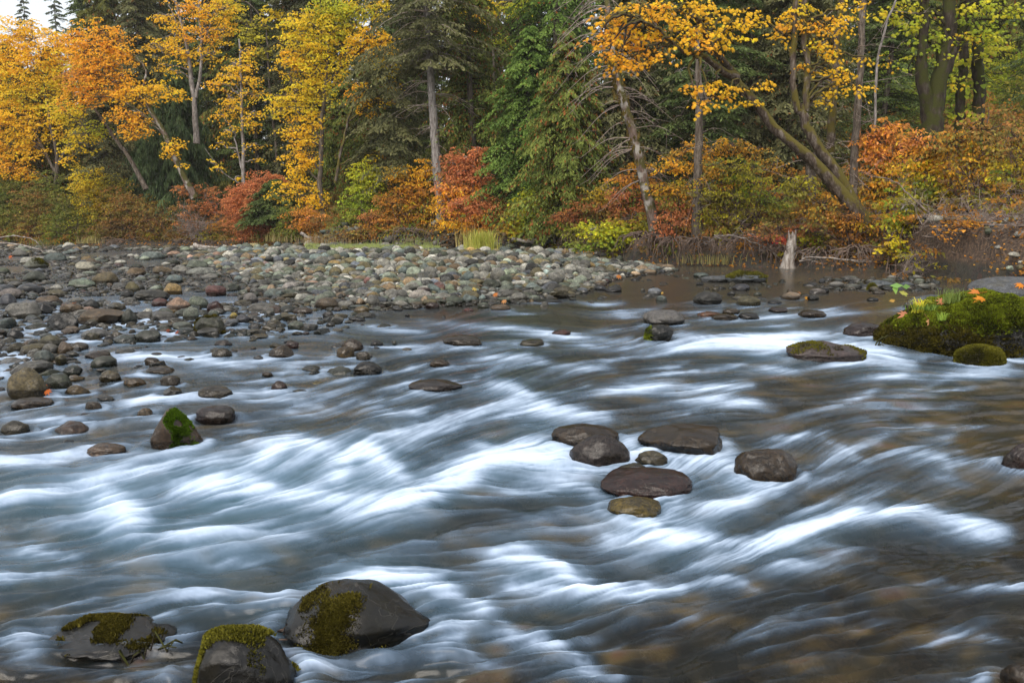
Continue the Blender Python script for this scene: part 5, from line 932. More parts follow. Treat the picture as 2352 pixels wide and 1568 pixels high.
for lab, pts, r0 in [('dark trunk right of the old forked maple', [(2205, 340), (2205, 230), (2215, 120), (2215, -30)], .2), ('dark trunk close to the right frame edge behind green leaves', [(2246, 300), (2250, 200), (2245, 100), (2262, -30)], .24)]:
    d = dI + 1.5; root = empty('tree', at(*pts[0], d), lab, 'tree', 'upright trunks at right'); tb, wb, cb = MB(), MB(), MB(); P = limb(tb, pts, d, r0, r0 * .75, 8, 20, .03, .12); twiggy(wb, P[3:], 8, 1.4, .02, .2, 2)
    sprays(cb, [(pts[0][0] + 10, 190, 30, 14, LIM, GRN), (pts[0][0], 130, 30, 14, YGR, LIM), (pts[0][0] - 5, 250, 26, 12, LIM, YGR)], d, .26, 's', 1.3)
    tb.build('trunk', M['bark_dark'], root); wb.build('branches', M['bark_dark'], root); cb.build('crown', M['leaf'], root, False)
maple('bright yellow-green broadleaf glowing deep in the forest at right', 50, [([(2200, 420), (2210, 250), (2200, 100)], .15, .05)],
 [(2180, 180, 60, 50, LIM, GRN), (2260, 150, 60, 60, LIM, YGR), (2330, 170, 50, 70, GRN, LIM), (2230, 250, 70, 40, LIM, GRN), (2110, 230, 50, 40, GRN, LIM), (2310, 270, 50, 40, LIM, YGR), (2050, 180, 40, 50, GRN, LIM)], leaf=.24, kind='s', dens=1.3)
maple('amber maple in the back row above the weeping conifer', 58, [([(640, 400), (620, 200), (610, 50)], .12, .05)], [(630, 40, 30, 20, YEL, YGR), (520, 10, 30, 20, YEL, YGR), (600, 110, 22, 30, OLV, YGR), (570, 60, 30, 26, YGR, OLV)], leaf=.25, kind='s', dens=1.3)
# ------------------------------------------------------------------ shrubs
for a in [
 ('grey-green leafy shrub at the left frame edge', 20, 540, 1.5, [(10, 450, 50, 40, OLV, GRN * .7), (40, 490, 60, 35, OLV, GRN * .8), (20, 525, 50, 20, OLV, YGR * .5), (-40, 490, 50, 60, OLV, GRN * .7)]),
 ('olive shrub with rusty sprigs, second from the left edge', 100, 545, 1.2, [(90, 480, 45, 40, OLV, RUST * .7), (120, 520, 50, 25, OLV, YGR * .5), (80, 530, 40, 14, OLV, RUST), (110, 440, 35, 30, OLV, GRN * .6)]),
 ('dense dark green shrub low on the left bank', 165, 550, .8, [(150, 500, 35, 40, GRN * .6, OLV), (180, 530, 45, 20, GRN * .8, YGR * .5), (140, 540, 30, 12, GRN, OLV)]),
 ('thin yellow-leaved shrub above the dark left bank', 215, 530, 1.5, [(200, 430, 32, 35, YGR * .7, YEL * .8), (225, 465, 34, 32, YEL * .7, OLV), (210, 500, 35, 25, OLV, YGR * .7), (260, 430, 25, 20, OLV, YGR * .6)]),
 ('brown twiggy thicket with few leaves on the undercut left bank', 300, 540, 1.0, [(290, 470, 40, 30, OLV, RUST), (330, 500, 45, 30, RUST * .7, OLV), (270, 520, 40, 20, OLV * .6, RUST * .6)]),
 ('bare twiggy brown shrub left of the pink-grey brush pile', 370, 545, .8, [(370, 500, 35, 25, RUST * .8, OLV), (390, 535, 30, 15, RUST * .8, OLV * .6)])]:
    shrub(*a, bare=14, bark='twig_brown')
shrub('coral-red shrub mixed with pale bare twigs at the leaning trunk foot', 455, 545, .6, [(425, 440, 28, 14, CORAL, RUST), (470, 445, 26, 16, CORAL, RUST), (440, 480, 30, 16, CORAL * .8, RUST), (490, 470, 24, 20, CORAL, RED), (500, 510, 22, 16, CORAL, RUST), (430, 520, 30, 10, RUST, CORAL * .7)], dens=.9, bare=46, bark='twig', stems=14)
shrub('bright coral-red rounded shrub left of the big yellow maple', 590, 550, .7, [(560, 460, 34, 26, CORAL, RED), (600, 435, 34, 26, CORAL, RED), (625, 420, 22, 16, CORAL, RED), (600, 480, 50, 26, RED, CORAL), (560, 500, 34, 24, CORAL, RED), (605, 520, 34, 18, RED, CORAL), (580, 540, 28, 12, CORAL, RED), (540, 480, 20, 18, CORAL, RED)], dens=2.6, leaf=.10)
shrub('low orange-red shrub under the big yellow maple', 705, 540, .7, [(690, 500, 30, 16, CORAL, ORA * .7), (720, 510, 32, 14, ORA * .8, CORAL), (660, 495, 20, 20, GRN * .7, OLV), (665, 530, 24, 16, GRN * .6, OLV), (740, 525, 25, 10, OLV, CORAL)], dens=2)
shrub('yellow-green upright shrub between cedar and grey-trunked fir', 842, 530, 1.2, [(835, 400, 22, 24, LIM, YGR * .8), (850, 430, 34, 22, LIM, YGR * .7), (835, 465, 38, 24, GRN, LIM), (850, 495, 36, 16, LIM, OLV)], dens=2.2, leaf=.12)
shrub('low rusty orange shrub below the yellow-green one', 865, 545, .5, [(860, 500, 24, 14, CORAL, RUST), (880, 525, 36, 16, RUST, ORA * .6), (840, 530, 24, 14, RUST, OLV), (800, 540, 30, 10, RUST * .7, OLV)], dens=1.8)
shrub('orange-brown shrub just left of the grey fir trunk', 945, 548, .9, [(905, 400, 26, 14, AMB * .7, OLV), (940, 415, 34, 20, ORA * .7, AMB * .6), (975, 395, 26, 20, AMB * .8, ORA * .7), (935, 455, 44, 26, ORA * .6, RUST), (970, 480, 34, 26, YGR * .7, ORA * .6), (930, 500, 44, 24, RUST, ORA * .7), (960, 530, 44, 16, RUST, OLV), (900, 470, 25, 20, RUST, OLV)], dens=1.7, leaf=.12, bare=8)
shrub('tall red vine maple to the right of the grey fir trunk', 1080, 548, .9, [(1045, 375, 24, 18, RED, CORAL), (1075, 365, 28, 18, CORAL, RED), (1100, 350, 14, 12, CORAL, RED), (1055, 405, 36, 20, CORAL, RED), (1095, 390, 26, 18, RED, CORAL), (1030, 430, 24, 20, CORAL, ORA), (1075, 435, 34, 18, ORA, CORAL), (1115, 415, 24, 16, CORAL, RED), (1040, 465, 34, 20, ORA, AMB * .8), (1110, 450, 24, 16, RUST, CORAL)], nm='vine_maple', dens=1.9, leaf=.13, bark='twig', rc=.34)
shrub('crimson and orange bush low in front of the tall red vine maple', 1110, 555, .4, [(1065, 480, 30, 18, RED, CORAL), (1110, 475, 34, 20, RED, CORAL), (1140, 495, 26, 20, CORAL, RUST), (1050, 510, 30, 18, AMB * .8, ORA * .7), (1100, 510, 40, 18, ORA * .7, CORAL), (1140, 525, 22, 12, RUST, CORAL)], dens=2, leaf=.11)
shrub('yellow-green broadleaf shrub over the pale driftwood root', 1245, 550, .6, [(1215, 460, 26, 18, YGR * .8, LIM), (1260, 460, 32, 16, YGR * .8, YEL * .7), (1190, 490, 30, 20, YGR * .7, OLV), (1235, 490, 40, 22, LIM, YGR * .8), (1285, 490, 34, 20, YGR * .6, LIM), (1225, 520, 44, 16, YGR * .7, GRN), (1290, 520, 26, 12, LIM, OLV), (1175, 520, 20, 14, AMB * .6, OLV)], dens=2, leaf=.16, kind='s')
shrub('dull red and green shrub left of the leaning trunk foot', 1345, 555, .7, [(1340, 480, 34, 18, RUST, RED * .7), (1310, 500, 30, 16, RED * .6, RUST), (1375, 500, 34, 20, OLV, RUST), (1330, 530, 40, 18, OLV, LIM * .7), (1390, 470, 26, 16, OLV, ORA * .6), (1380, 440, 30, 16, OLV, YEL * .6)], dens=1.9, leaf=.12)
shrub('yellow-green leafy shrub spilling over the undercut bank', 1430, 560, .2, [(1380, 530, 34, 16, YGR * .8, LIM), (1425, 535, 40, 16, LIM, YGR * .8), (1470, 535, 36, 14, YGR * .8, LIM), (1500, 530, 22, 10, LIM, YGR), (1400, 555, 40, 12, GRN, YGR * .6), (1340, 560, 30, 10, GRN, OLV), (1450, 505, 34, 12, YGR * .6, RUST)], dens=1.9, leaf=.13, kind='s')
shrub('orange-red bush beside the leaning patched trunk', 1460, 530, 1.6, [(1440, 410, 32, 14, ORA * .7, RUST), (1475, 385, 26, 12, ORA * .7, AMB * .6), (1445, 450, 34, 16, RED * .8, CORAL), (1480, 475, 28, 18, CORAL, RED), (1420, 480, 26, 16, RED * .7, RUST), (1500, 430, 22, 16, RUST, ORA * .7)], dens=1.7, leaf=.13)
shrub('coral shrub around the foot of the dark fir trunk', 1560, 545, 1.0, [(1545, 380, 26, 12, ORA * .7, AMB * .7), (1535, 430, 26, 16, ORA * .7, YGR * .6), (1570, 450, 32, 20, OLV, ORA * .6), (1545, 490, 30, 22, CORAL, RED), (1590, 500, 30, 18, CORAL, RUST), (1525, 530, 22, 12, RED, CORAL), (1570, 530, 30, 10, RUST, OLV)], dens=1.7, leaf=.12)
shrub('olive green thicket left of the leaning mossy maple', 1690, 555, 1.3, [(1640, 400, 34, 22, ORA * .6, OLV), (1690, 390, 40, 20, OLV, YGR * .6), (1650, 440, 40, 24, OLV, YGR * .6), (1710, 430, 44, 24, GRN, YGR * .6), (1650, 485, 44, 24, YGR * .6, OLV), (1715, 480, 44, 24, OLV, YGR * .6), (1770, 460, 40, 24, OLV, GRN), (1660, 520, 40, 16, OLV, RUST), (1730, 520, 44, 16, OLV, YGR * .5), (1790, 500, 34, 20, OLV, RUST)], dens=1.5, leaf=.11, bare=16, stems=12)
shrub('orange vine maple behind the olive thicket', 1650, 520, 4, [(1625, 340, 34, 18, ORA * .6, AMB * .6), (1680, 335, 30, 14, ORA * .6, OLV), (1600, 380, 24, 14, ORA * .6, AMB * .6), (1720, 345, 34, 14, OLV, ORA * .6), (1770, 390, 34, 20, OLV, ORA * .5), (1560, 350, 26, 14, OLV, ORA * .6)], nm='vine_maple', dens=1.3, leaf=.13)
shrub('low bush with scarlet leaves behind the pale dead stump', 1790, 575, .2, [(1760, 545, 26, 8, RED, CORAL), (1790, 550, 20, 7, np.array([.7, .04, .06]), RED), (1840, 528, 34, 8, RED, CORAL), (1790, 525, 34, 12, OLV, RUST), (1860, 545, 40, 16, LIM * .8, YGR * .7), (1890, 560, 26, 14, YGR * .7, LIM), (1930, 520, 34, 16, CORAL * .7, RUST)], dens=1.5, leaf=.12, kind='s', bare=10)
shrub('orange and brown thicket around the leaning maple foot', 1955, 560, .6, [(1890, 470, 34, 24, OLV, ORA * .6), (1940, 500, 34, 20, ORA * .6, RUST), (2000, 520, 40, 20, YGR * .6, ORA * .6), (1900, 510, 34, 16, OLV, RUST), (1990, 560, 34, 14, YGR * .7, RUST), (1830, 440, 34, 24, OLV, YGR * .5), (1960, 540, 34, 12, RUST, ORA * .6)], dens=1.7, leaf=.12, bare=12)
shrub('flaming orange vine maple right of the leaning maple', 2030, 520, 3.2, [(1995, 330, 28, 22, ORA * .8, CORAL), (2030, 300, 34, 20, CORAL, ORA * .8), (2010, 370, 40, 22, ORA * .8, CORAL), (2070, 340, 40, 22, CORAL, ORA * .8), (2050, 400, 44, 24, ORA * .8, YGR * .7), (2000, 430, 34, 22, ORA * .7, OLV), (2030, 460, 44, 20, ORA * .7, YGR * .7)], nm='vine_maple', dens=1.8, leaf=.13, stems=10)
shrub('orange and green vine maple at the centre of the right thicket', 2130, 520, 3.8, [(2110, 320, 36, 20, CORAL, ORA * .7), (2150, 350, 40, 22, ORA * .7, OLV), (2110, 390, 44, 24, YGR * .8, ORA * .8), (2150, 430, 44, 24, GRN, YGR * .7), (2100, 450, 44, 24, YGR * .7, GRN), (2160, 470, 40, 20, ORA * .7, OLV), (2110, 500, 50, 20, YGR * .6, ORA * .6), (2060, 510, 34, 20, YGR * .7, GRN)], nm='vine_maple', dens=1.8, leaf=.13, stems=10)
shrub('dull orange thicket near the right frame edge', 2240, 500, 4.6, [(2200, 320, 40, 30, OLV, ORA * .7), (2260, 300, 44, 34, OLV, RUST), (2230, 370, 50, 30, ORA * .6, YGR * .6), (2290, 360, 44, 30, OLV, ORA * .6), (2210, 430, 50, 24, YGR * .6, ORA * .7), (2270, 430, 44, 24, YGR * .7, RUST), (2220, 475, 50, 18, RUST, OLV)], dens=1.4, leaf=.12, stems=10, bare=12)
shrub('yellow-leaved shrub at the right frame edge above the gravel slope', 2330, 490, 4.4, [(2320, 400, 34, 24, YEL * .7, YGR * .7), (2350, 440, 40, 24, YEL * .8, OLV), (2300, 460, 34, 18, YGR * .8, YEL * .7), (2340, 480, 44, 14, YEL * .7, RUST), (2360, 380, 40, 40, YGR * .6, YEL * .6), (2340, 320, 44, 40, OLV, RUST), (2400, 420, 44, 50, OLV, YEL * .6)], dens=1.2, leaf=.11, bare=14)
shrub('small yellow-green maple sapling at the water edge left of the gravel slope', 2055, 612, -.3, [(2050, 545, 20, 12, YGR, YEL), (2070, 560, 24, 10, YGR, LIM), (2030, 565, 18, 8, YGR, RUST), (2050, 580, 18, 8, YEL * .8, YGR)], nm='sapling', dens=1.2, leaf=.14, kind='s', stems=5)
# understory that reads as one mass between and below the shrubs
mb = MB()
for px in np.arange(-150, 2560, 24):
    for off in (.5, 1.6, 3.5, 6.5, 10, 15) + ((20, 26) if px > 1550 else ()):
        d = bank_d(px) + off; x = (px - CX) / F * d + rng.normal(0, .3); z = float(terr(x, d)); p_ = proj(x, d, z + rng.uniform(.15 if off < 1 else .3, (.5 if off < 1 else 1.0) + off * .13))
        c1, c2 = [(OLV * .7, RUST * .7), (OLV, GRN * .7), (RUST * .7, OLV * .7), (YGR * .5, OLV), (ORA * .5, RUST * .7)][rng.integers(5)]
        sprays(mb, [(p_[0], p_[1], 30, 13 + off, c1, c2)], d, .13, 'r', .75, rc=.3)
tag(mb.build('undergrowth', M['leaf'], None, False), 'low tangled olive and rusty undergrowth along the forest edge', 'undergrowth', kind='stuff')
# ------------------------------------------------------------------ bank foot: roots, driftwood, stump, grasses
def roots_thing(label, px, off, n, R, hgt, py=None):
    d = bank_d(px) + off; x = (px - CX) / F * d; z = float(terr(x, d + .8)) if py is None else at(px, py, d)[2]
    root = empty('exposed_roots', (x, d, z), label, 'roots', 'root tangles along the undercut bank'); mb = MB(); rootwad(mb, np.array([x, d, z - .15]), int(n * .62), R * rng.uniform(.7, 1.1), hgt * rng.uniform(.6, 1), .026); mb.build('root_tangle', M['root'], root)
for lab, px, n, R in [('root tangle under the brown twiggy thicket at left', 300, 26, 1.6), ('root tangle below the pink-grey brush pile', 430, 30, 1.6), ('root tangle right of the brush pile by the red shrub', 510, 22, 1.2), ('dry root tangle left of the bright grass clump beside the fir', 940, 24, 1.2), ('roots hanging under the dull red shrub', 1330, 20, 1.1), ('spidery grey roots hanging under the leaning trunk', 1480, 46, 1.5), ('roots left of the dark fir trunk foot', 1545, 24, 1.0), ('arched roots under the dark fir trunk', 1603, 34, .8), ('roots between the dark fir and the pale dead stump', 1700, 34, 1.3), ('roots behind the pale dead stump', 1780, 26, 1.0), ('black gnarled roots below the leaning mossy maple', 1960, 60, 1.5), ('roots beside the yellow-green sapling', 2070, 24, 1.2), ('roots right of the pale dead stump', 1880, 34, 1.2)]:
    roots_thing(lab, px, .35, n, R, .95)
# grey trunk under the dark fir at x 1603
d = bank_d(1603) + 1.0; root = empty('tree', at(1603, 545, d), 'bare grey-brown lower trunk rising from arched roots left of the olive thicket', 'tree', 'upright trunks at right'); tb, wb = MB(), MB()
P = limb(tb, [(1602, 548), (1603, 470), (1602, 380), (1606, 300), (1604, 200), (1600, 60)], d, .2, .1, 8, 20, .02, .08); twiggy(wb, P[4:], 26, 1.1, .013, -.1, 2, down=.2); tb.build('trunk', M['bark'], root); wb.build('branches', M['twig'], root)
for lab, px, off, n in [('leafless brown brush on the gravel slope top right of the sapling', 2130, 2.2, 30), ('leafless brush on the earth slope below the yellow right-edge shrub', 2300, 3.2, 34), ('low dead brush halfway along the right earth slope', 2215, 2.6, 30), ('dead brush at the right frame edge over the slope', 2380, 2.6, 30)]:
    d = bank_d(px) + off; x = (px - CX) / F * d; root = empty('dead_brush', (x, d, float(terr(x, d)) - .05), lab, 'brush', 'dead brush on the right slope'); mb = MB()
    twiggy(mb, np.array(root.location) + rng.normal(0, .5, (8, 3)) * np.array([1, .5, .05]), n, 1.0, .014, .5, 3); mb.build('twigs', M['twig'], root)
# pale dead stump
d = bank_d(1815) - .25; b = at(1812, 614, d); mb = MB(); P = curve([at(1810, 617, d), at(1812, 590, d), at(1817, 566, d), at(1822, 542, d)], 12)
tube(mb, P, np.array([.26, .23, .2, .19, .18, .18, .17, .165, .16, .15, .13, .09]), 11, wob=.20)
for k in range(16):
    a_ = rng.uniform(0, 6.28); q_ = P[-3] + np.array([.11 * math.cos(a_), .11 * math.sin(a_), 0]); tube(mb, curve([q_, q_ + [0, 0, .2], q_ + [.02 * math.cos(a_), 0, rng.uniform(.2, .42)]], 4), [.05, .04, .03, .008], 4)
tag(mb.build('dead_stump', M['drift'], None, True, b), 'pale weathered broken stump standing at the water edge', 'stump')
def stick(label, nm, pts, d, r0, r1, mat='drift', tw=0, cat='branch', group=None):
    mb = MB(); P = limb(mb, pts, d, r0, r1, 6, 18, .02, .15)
    if tw: twiggy(mb, P[4:], tw, .7, r1 * .8, .3, 2)
    o = mb.build(nm, M[mat], None, True, P[0]); return tag(o, label, cat, group)
stick('fallen pale branch lying along the water edge right of the stump', 'fallen_branch', [(2100, 612), (2020, 603), (1940, 595), (1860, 590), (1835, 600)], bank_d(1960) - .3, .045, .015, tw=8)
stick('pale curved stick arching over the stones at the left edge', 'fallen_branch', [(-20, 548), (20, 543), (65, 546), (90, 560)], 44, .04, .02)
stick('long bent driftwood stick lying on stones at the left edge', 'fallen_branch', [(-40, 557), (20, 560), (80, 570), (108, 582), (122, 570)], 38, .05, .015, tw=3)
stick('driftwood plank lying at the back of the shallows', 'driftwood_log', [(445, 565), (480, 569), (515, 573)], 44, .14, .08, cat='log')
stick('bleached driftwood root curling out under the yellow-green shrub', 'driftwood_log', [(1175, 548), (1205, 553), (1240, 552), (1270, 542), (1275, 560), (1290, 572)], bank_d(1230) + .1, .10, .04, tw=5, cat='log')
stick('grey driftwood log sloping down beside the dry bank at centre left', 'driftwood_log', [(690, 535), (715, 550), (745, 566)], bank_d(715), .10, .05, tw=4, cat='log')
stick('leaning dead branches in front of the bank left of the pale stump', 'fallen_branch', [(1800, 600), (1760, 570), (1700, 545), (1640, 540)], bank_d(1740) - .2, .035, .01, tw=12)
stick('bare curving branch arching over the right thicket', 'fallen_branch', [(2150, 500), (2100, 460), (2060, 420), (1990, 400)], bank_d(2080) + .2, .03, .008, mat='twig', tw=10)
# small wet stick by the big boulder
stick('small black forked twig caught left of the big mossy boulder', 'fallen_branch', [(2040, 770), (2022, 785), (2015, 797), (2022, 790), (2030, 803)], ground(2030, 800)[1], .012, .006, mat='bark_dark')
stick('thin dark stick in the water between the two foreground rocks', 'fallen_branch', [(285, 1525), (320, 1500), (352, 1484), (385, 1480), (405, 1486)], ground(340, 1500)[1], .006, .003, mat='bark_dark')
stick('reddish stem caught between the two mossy foreground boulders', 'fallen_branch', [(648, 1445), (662, 1460), (670, 1478)], ground(660, 1478)[1], .004, .002, mat='twig_brown')
def grass(label, c, n, h, spread, c1, c2, nm='grass_clump', w=.012, arch=.5, cat='grass', kind=None):
    b = np.array(c) + np.stack([rng.normal(0, spread, n), rng.normal(0, spread * .6, n), np.zeros(n)], -1)
    a = rng.uniform(0, 2 * PI, n); l = h * rng.uniform(.5, 1.15, n); o_ = np.stack([np.cos(a), np.sin(a), np.zeros(n)], -1) * (arch * l * rng.uniform(.2, 1, n))[:, None]
    up = np.array([0, 0, 1.0]); wd = norm(np.cross(o_, up) + rng.normal(0, .3, (n, 3)) * .1) * w
    p1 = b + o_ * .3 + up * (l * .55)[:, None]; p2 = b + o_ + up * (l * (1 - .35 * arch))[:, None]
    V = np.stack([b - wd, b + wd, p1 + wd * .8, p1 - wd * .8, p2], 1).reshape(-1, 3); i = np.arange(n)[:, None] * 5
    mb = MB(); t = rng.random((n, 1)); col = np.array(c1) * (1 - t) + np.array(c2) * t
    mb.add(V, (i + np.array([[0, 1, 2, 3]])), np.repeat(col, 5, 0)); mb.F.setdefault(3, []).append(i + np.array([[3, 2, 4]]))
    o = mb.build(nm, M['grass'], None, False, c); return tag(o, label, cat, kind=kind)
g = at(1108, 580, bank_d(1105) - 2.6); g[2] = float(terr(g[0], g[1])); grass('tall bright yellow-green grass clump at the back of the gravel bar', g, 900, 1.25, .30, (.38, .45, .07), (.68, .62, .17), w=.011)
g = at(1080, 580, bank_d(1080) - .3); g[2] = float(terr(g[0], g[1])); grass('tall thin straw-coloured grass stems beside the bright clump', g, 60, 1.9, .3, (.5, .38, .15), (.6, .5, .2), w=.014, arch=.3)
for lab, px, py, n, h, sp, c1, c2 in [('dry straw-coloured grass tuft on the left bank foot', 215, 556, 260, .6, .5, (.5, .42, .2), (.3, .28, .1)), ('green grass tuft left of the dry straw tuft', 120, 556, 260, .5, .8, (.16, .2, .05), (.3, .3, .08)), ('low dry grass beside the big yellow maple foot', 665, 562, 300, .6, .8, (.3, .28, .08), (.45, .36, .15)), ('dry brown grass on the bank right of the yellow maple', 760, 560, 320, .55, 1.0, (.3, .22, .12), (.4, .3, .16)), ('dry grass under the dark fir', 1650, 570, 240, .5, .8, (.25, .18, .08), (.3, .3, .1))]:
    d = bank_d(px) + .15; g = at(px, py, d); g[2] = float(terr(g[0], g[1])) - .03; grass(lab, g, n, h, sp, c1, c2, nm='grass_tuft')
# short bright grass strip along the back of the bar
mb = MB(); n = 9000; pxs = np.where(rng.random(n) < .55, rng.uniform(705, 870, n), rng.uniform(840, 1010, n)); ds = 38.6 + rng.normal(0, 1.0, n); xs2 = (pxs - CX) / F * ds; zs = terr(xs2, ds)
b = np.stack([xs2, ds, zs], -1); wd = np.array([.02, 0, 0]); tip = b + np.stack([rng.normal(0, .05, n), rng.normal(0, .05, n), rng.uniform(.2, .42, n)], -1)
mb.add(np.stack([b - wd, b + wd, tip], 1).reshape(-1, 3), np.arange(3 * n).reshape(-1, 3), np.repeat(np.array([.34, .40, .13]) * rng.uniform(.7, 1.15, (n, 1)), 3, 0))
tag(mb.build('short_grass', M['grass'], None, False), 'short bright green grass strip behind the gravel bar', 'grass', kind='stuff')
# moss and dead-leaf litter on the banks, orange leaves on the gravel slope
mb = MB(); n = 70000; px_ = rng.uniform(1900, 2480, n); yy_ = rng.uniform(14, 30, n); xx_ = (px_ - CX) / F * yy_; zz_ = terr(xx_, yy_); ok = (zz_ > .05) & (yy_ > bank_y(xx_) - 1.5) & (yy_ < bank_y(xx_) + 7) & (fbm(xx_ * .8, yy_ * .8, seed=5) + rng.normal(0, .5, n) > .0)
P = np.stack([xx_, yy_, zz_ + .05 + .05 * rng.random(n)], -1)[ok]; m = len(P)
place_leaves(mb, P, norm(np.array([0, -.5, 1]) + rng.normal(0, .4, (m, 3))), rng.normal(size=(m, 3)), rng.uniform(.05, .13, m), lcol(ORA * .8, m, .35, RUST * .6, .55), 's')
n = 5000; px_ = rng.uniform(-100, 2100, n); yy_ = np.array([bank_d(p) for p in np.linspace(-100, 2100, 200)])[((px_ + 100) / 2200 * 199).astype(int)] + rng.uniform(-.6, 3, n); xx_ = (px_ - CX) / F * yy_; P = np.stack([xx_, yy_, terr(xx_, yy_) + .04], -1)
place_leaves(mb, P, norm(np.array([0, -.5, 1]) + rng.normal(0, .4, (n, 3))), rng.normal(size=(n, 3)), rng.uniform(.08, .16, n), lcol(ORA * .6, n, .3, RUST * .8, .6), 's')
tag(mb.build('fallen_leaves', M['leaf'], None, False), 'scattered orange fallen leaves on the bank and gravel slope', 'fallen leaves', kind='stuff')
# leaves and plants on the stones
def one_leaf(label, p, s, col, tip=(0, -1, 0), nrm=(0, -.5, 1)):
    mb = MB(); place_leaves(mb, np.array([p], float), norm(np.array([nrm], float)), np.array([tip], float), np.array([s]), np.array([col]), 'm')
    q = np.array(p, float); tube(mb, curve([q, q - np.array(tip) * s * .3 + [0, 0, .03 * s], q - np.array(tip) * s * .55 + [0, 0, .1 * s]], 4), s * .012, 3, col)
    return tag(mb.build('maple_leaf', M['leaf'], None, False, p), label, 'leaf', 'fallen maple leaves')
def on_stone(st, px, py):          # the point of the stone's surface seen at px,py
    V = st['V'] + st['b']; qx, qy = proj(V[:, 0], V[:, 1], V[:, 2]); c = np.hypot(qx - px, qy - py) + 6 * (V[:, 1] - st['b'][1]); return V[c.argmin()] + np.array([0, -.012, .02])
big = find('huge boulder')
for lab, px, py, s, c, tip in [('big orange leaf on top of the huge mossy boulder', 2252, 690, .26, (.85, .33, .03), (-.3, -1, 0)), ('orange leaf lying behind the topmost one on the huge boulder', 2240, 678, .22, (.8, .28, .06), (-1, 0, .1)), ('salmon leaf at the left shoulder of the huge boulder', 2078, 728, .24, (.72, .30, .16), (-1, -.3, -.2)), ('tan leaf stuck on the front of the huge boulder', 2132, 742, .2, (.62, .33, .15), (.5, -.3, -.6)), ('pink-orange leaf half hidden in the grass of the huge boulder', 2162, 700, .2, (.75, .3, .14), (-1, .3, .2)), ('dull orange leaf standing above the sedge tuft', 2113, 706, .2, (.6, .26, .08), (0, 0, 1))]:
    one_leaf(lab, on_stone(big, px, py) + np.array([0, -.03, .02]), s, c, tip, (0.1, -.75, .7))
gb = find('smooth grey boulder behind'); one_leaf('orange leaf on the grey boulder behind the mossy one', on_stone(gb, 2345, 655), .26, (.85, .3, .03), (-1, -.3, 0), (0, -.6, .8))
for lab, px, py, s, c in [('rust leaf plastered on the small midstream stone', 640, 880, .2, (.5, .11, .05)), ('orange leaf caught on the riffle stones at right', 1856, 684, .22, (.85, .4, .03)), ('orange leaf at the tip of the riffle stones', 1835, 672, .18, (.75, .3, .08)), ('orange leaf lying on stones in the upper left shallows', 25, 588, .3, (.75, .16, .03)), ('bright orange leaf floating against stones at left', 165, 697, .22, (.8, .22, .03)), ('rusty leaf beside the bright orange one at left', 145, 700, .2, (.6, .15, .08)), ('orange leaf among stones under the angular ones at left', 75, 800, .18, (.7, .22, .08)), ('rust-red leaf near the knobbly boulder', 405, 762, .2, (.35, .08, .03)), ('dark red leaf near the knobbly boulder, left one', 385, 757, .18, (.3, .07, .03)), ('orange leaf below the big olive boulder', 108, 897, .2, (.75, .18, .03)), ('rusty leaf against the big olive boulder', 103, 885, .16, (.6, .15, .04)), ('yellow leaf drifting by the right riffle', 1520, 672, .12, (.8, .5, .1)), ('orange leaf on the front edge of the gravel bar', 1138, 674, .24, (.75, .25, .05)), ('yellow leaf on the front of the gravel bar', 1090, 662, .2, (.8, .6, .15)), ('pale orange leaf on top of the gravel bar', 985, 626, .3, (.75, .35, .12)), ('orange leaf at the waterline of the gravel bar', 1158, 690, .2, (.75, .35, .12)), ('orange leaf on the wet shore at the bar tip', 1420, 633, .3, (.7, .25, .05))]:
    g = ground(px, py); g = ground(px, py, max(.03, float(terr(g[0], g[1])) + .13)); one_leaf(lab, g, s * (.55 if g[1] < 14 else .8), tuple(.8 * v for v in c), (rng.uniform(-1, 1), -1, 0), (rng.normal(0, .4), -.6, .8))
p = on_stone(big, 2110, 722); grass('yellow-green arching sedge tuft on the front of the huge boulder', p, 46, .32, .035, (.55, .60, .05), (.75, .62, .06), nm='sedge_tuft', w=.007, arch=1.5)
p = on_stone(big, 2185, 698); grass('fine green grass tuft on top of the huge boulder', p, 110, .26, .09, (.12, .20, .04), (.26, .32, .08), nm='grass_tuft', w=.003, arch=.8)
p = on_stone(big, 2140, 712); grass('short green herbs between the tufts on the huge boulder', p, 260, .10, .14, (.09, .18, .025), (.22, .32, .05), nm='herb_patch', w=.005, arch=1.2)
p = on_stone(big, 2165, 738); grass('tiny grass tuft low on the front of the huge boulder', p, 40, .15, .03, (.2, .38, .04), (.4, .5, .08), nm='grass_tuft', w=.004, arch=.9)
root = empty('seedling', on_stone(big, 2085, 720), 'small upright broad-leaved seedling at the left of the huge boulder', 'plant'); mb, lb = MB(), MB(); q = np.array(root.location)
top_ = at(2072, 655, q[1]); c_ = curve([q, (q + top_) / 2 + [.03, 0, 0], top_], 8); tube(mb, c_, np.linspace(.006, .003, 8), 4)
Pl = np.array([at(a_, b_, q[1]) for a_, b_ in ((2060, 655), (2082, 658), (2057, 663), (2075, 672), (2050, 690), (2078, 674))]); m = len(Pl)
place_leaves(lb, Pl, norm(np.array([[0, -.8, .5]] * m) + rng.normal(0, .2, (m, 3))), np.array([[-1, 0, .3], [1, 0, .1], [0, 0, -1], [.6, 0, -.4], [-1, 0, -.3], [.2, 0, -1]]), np.array([.16, .13, .14, .12, .1, .1]), np.array([(.25, .45, .12), (.22, .4, .1), (.3, .5, .1), (.5, .5, .1), (.6, .35, .08), (.4, .45, .1)]), 'r')
mb.build('stem', M['twig_brown'], root); lb.build('leaves', M['leaf'], root, False)

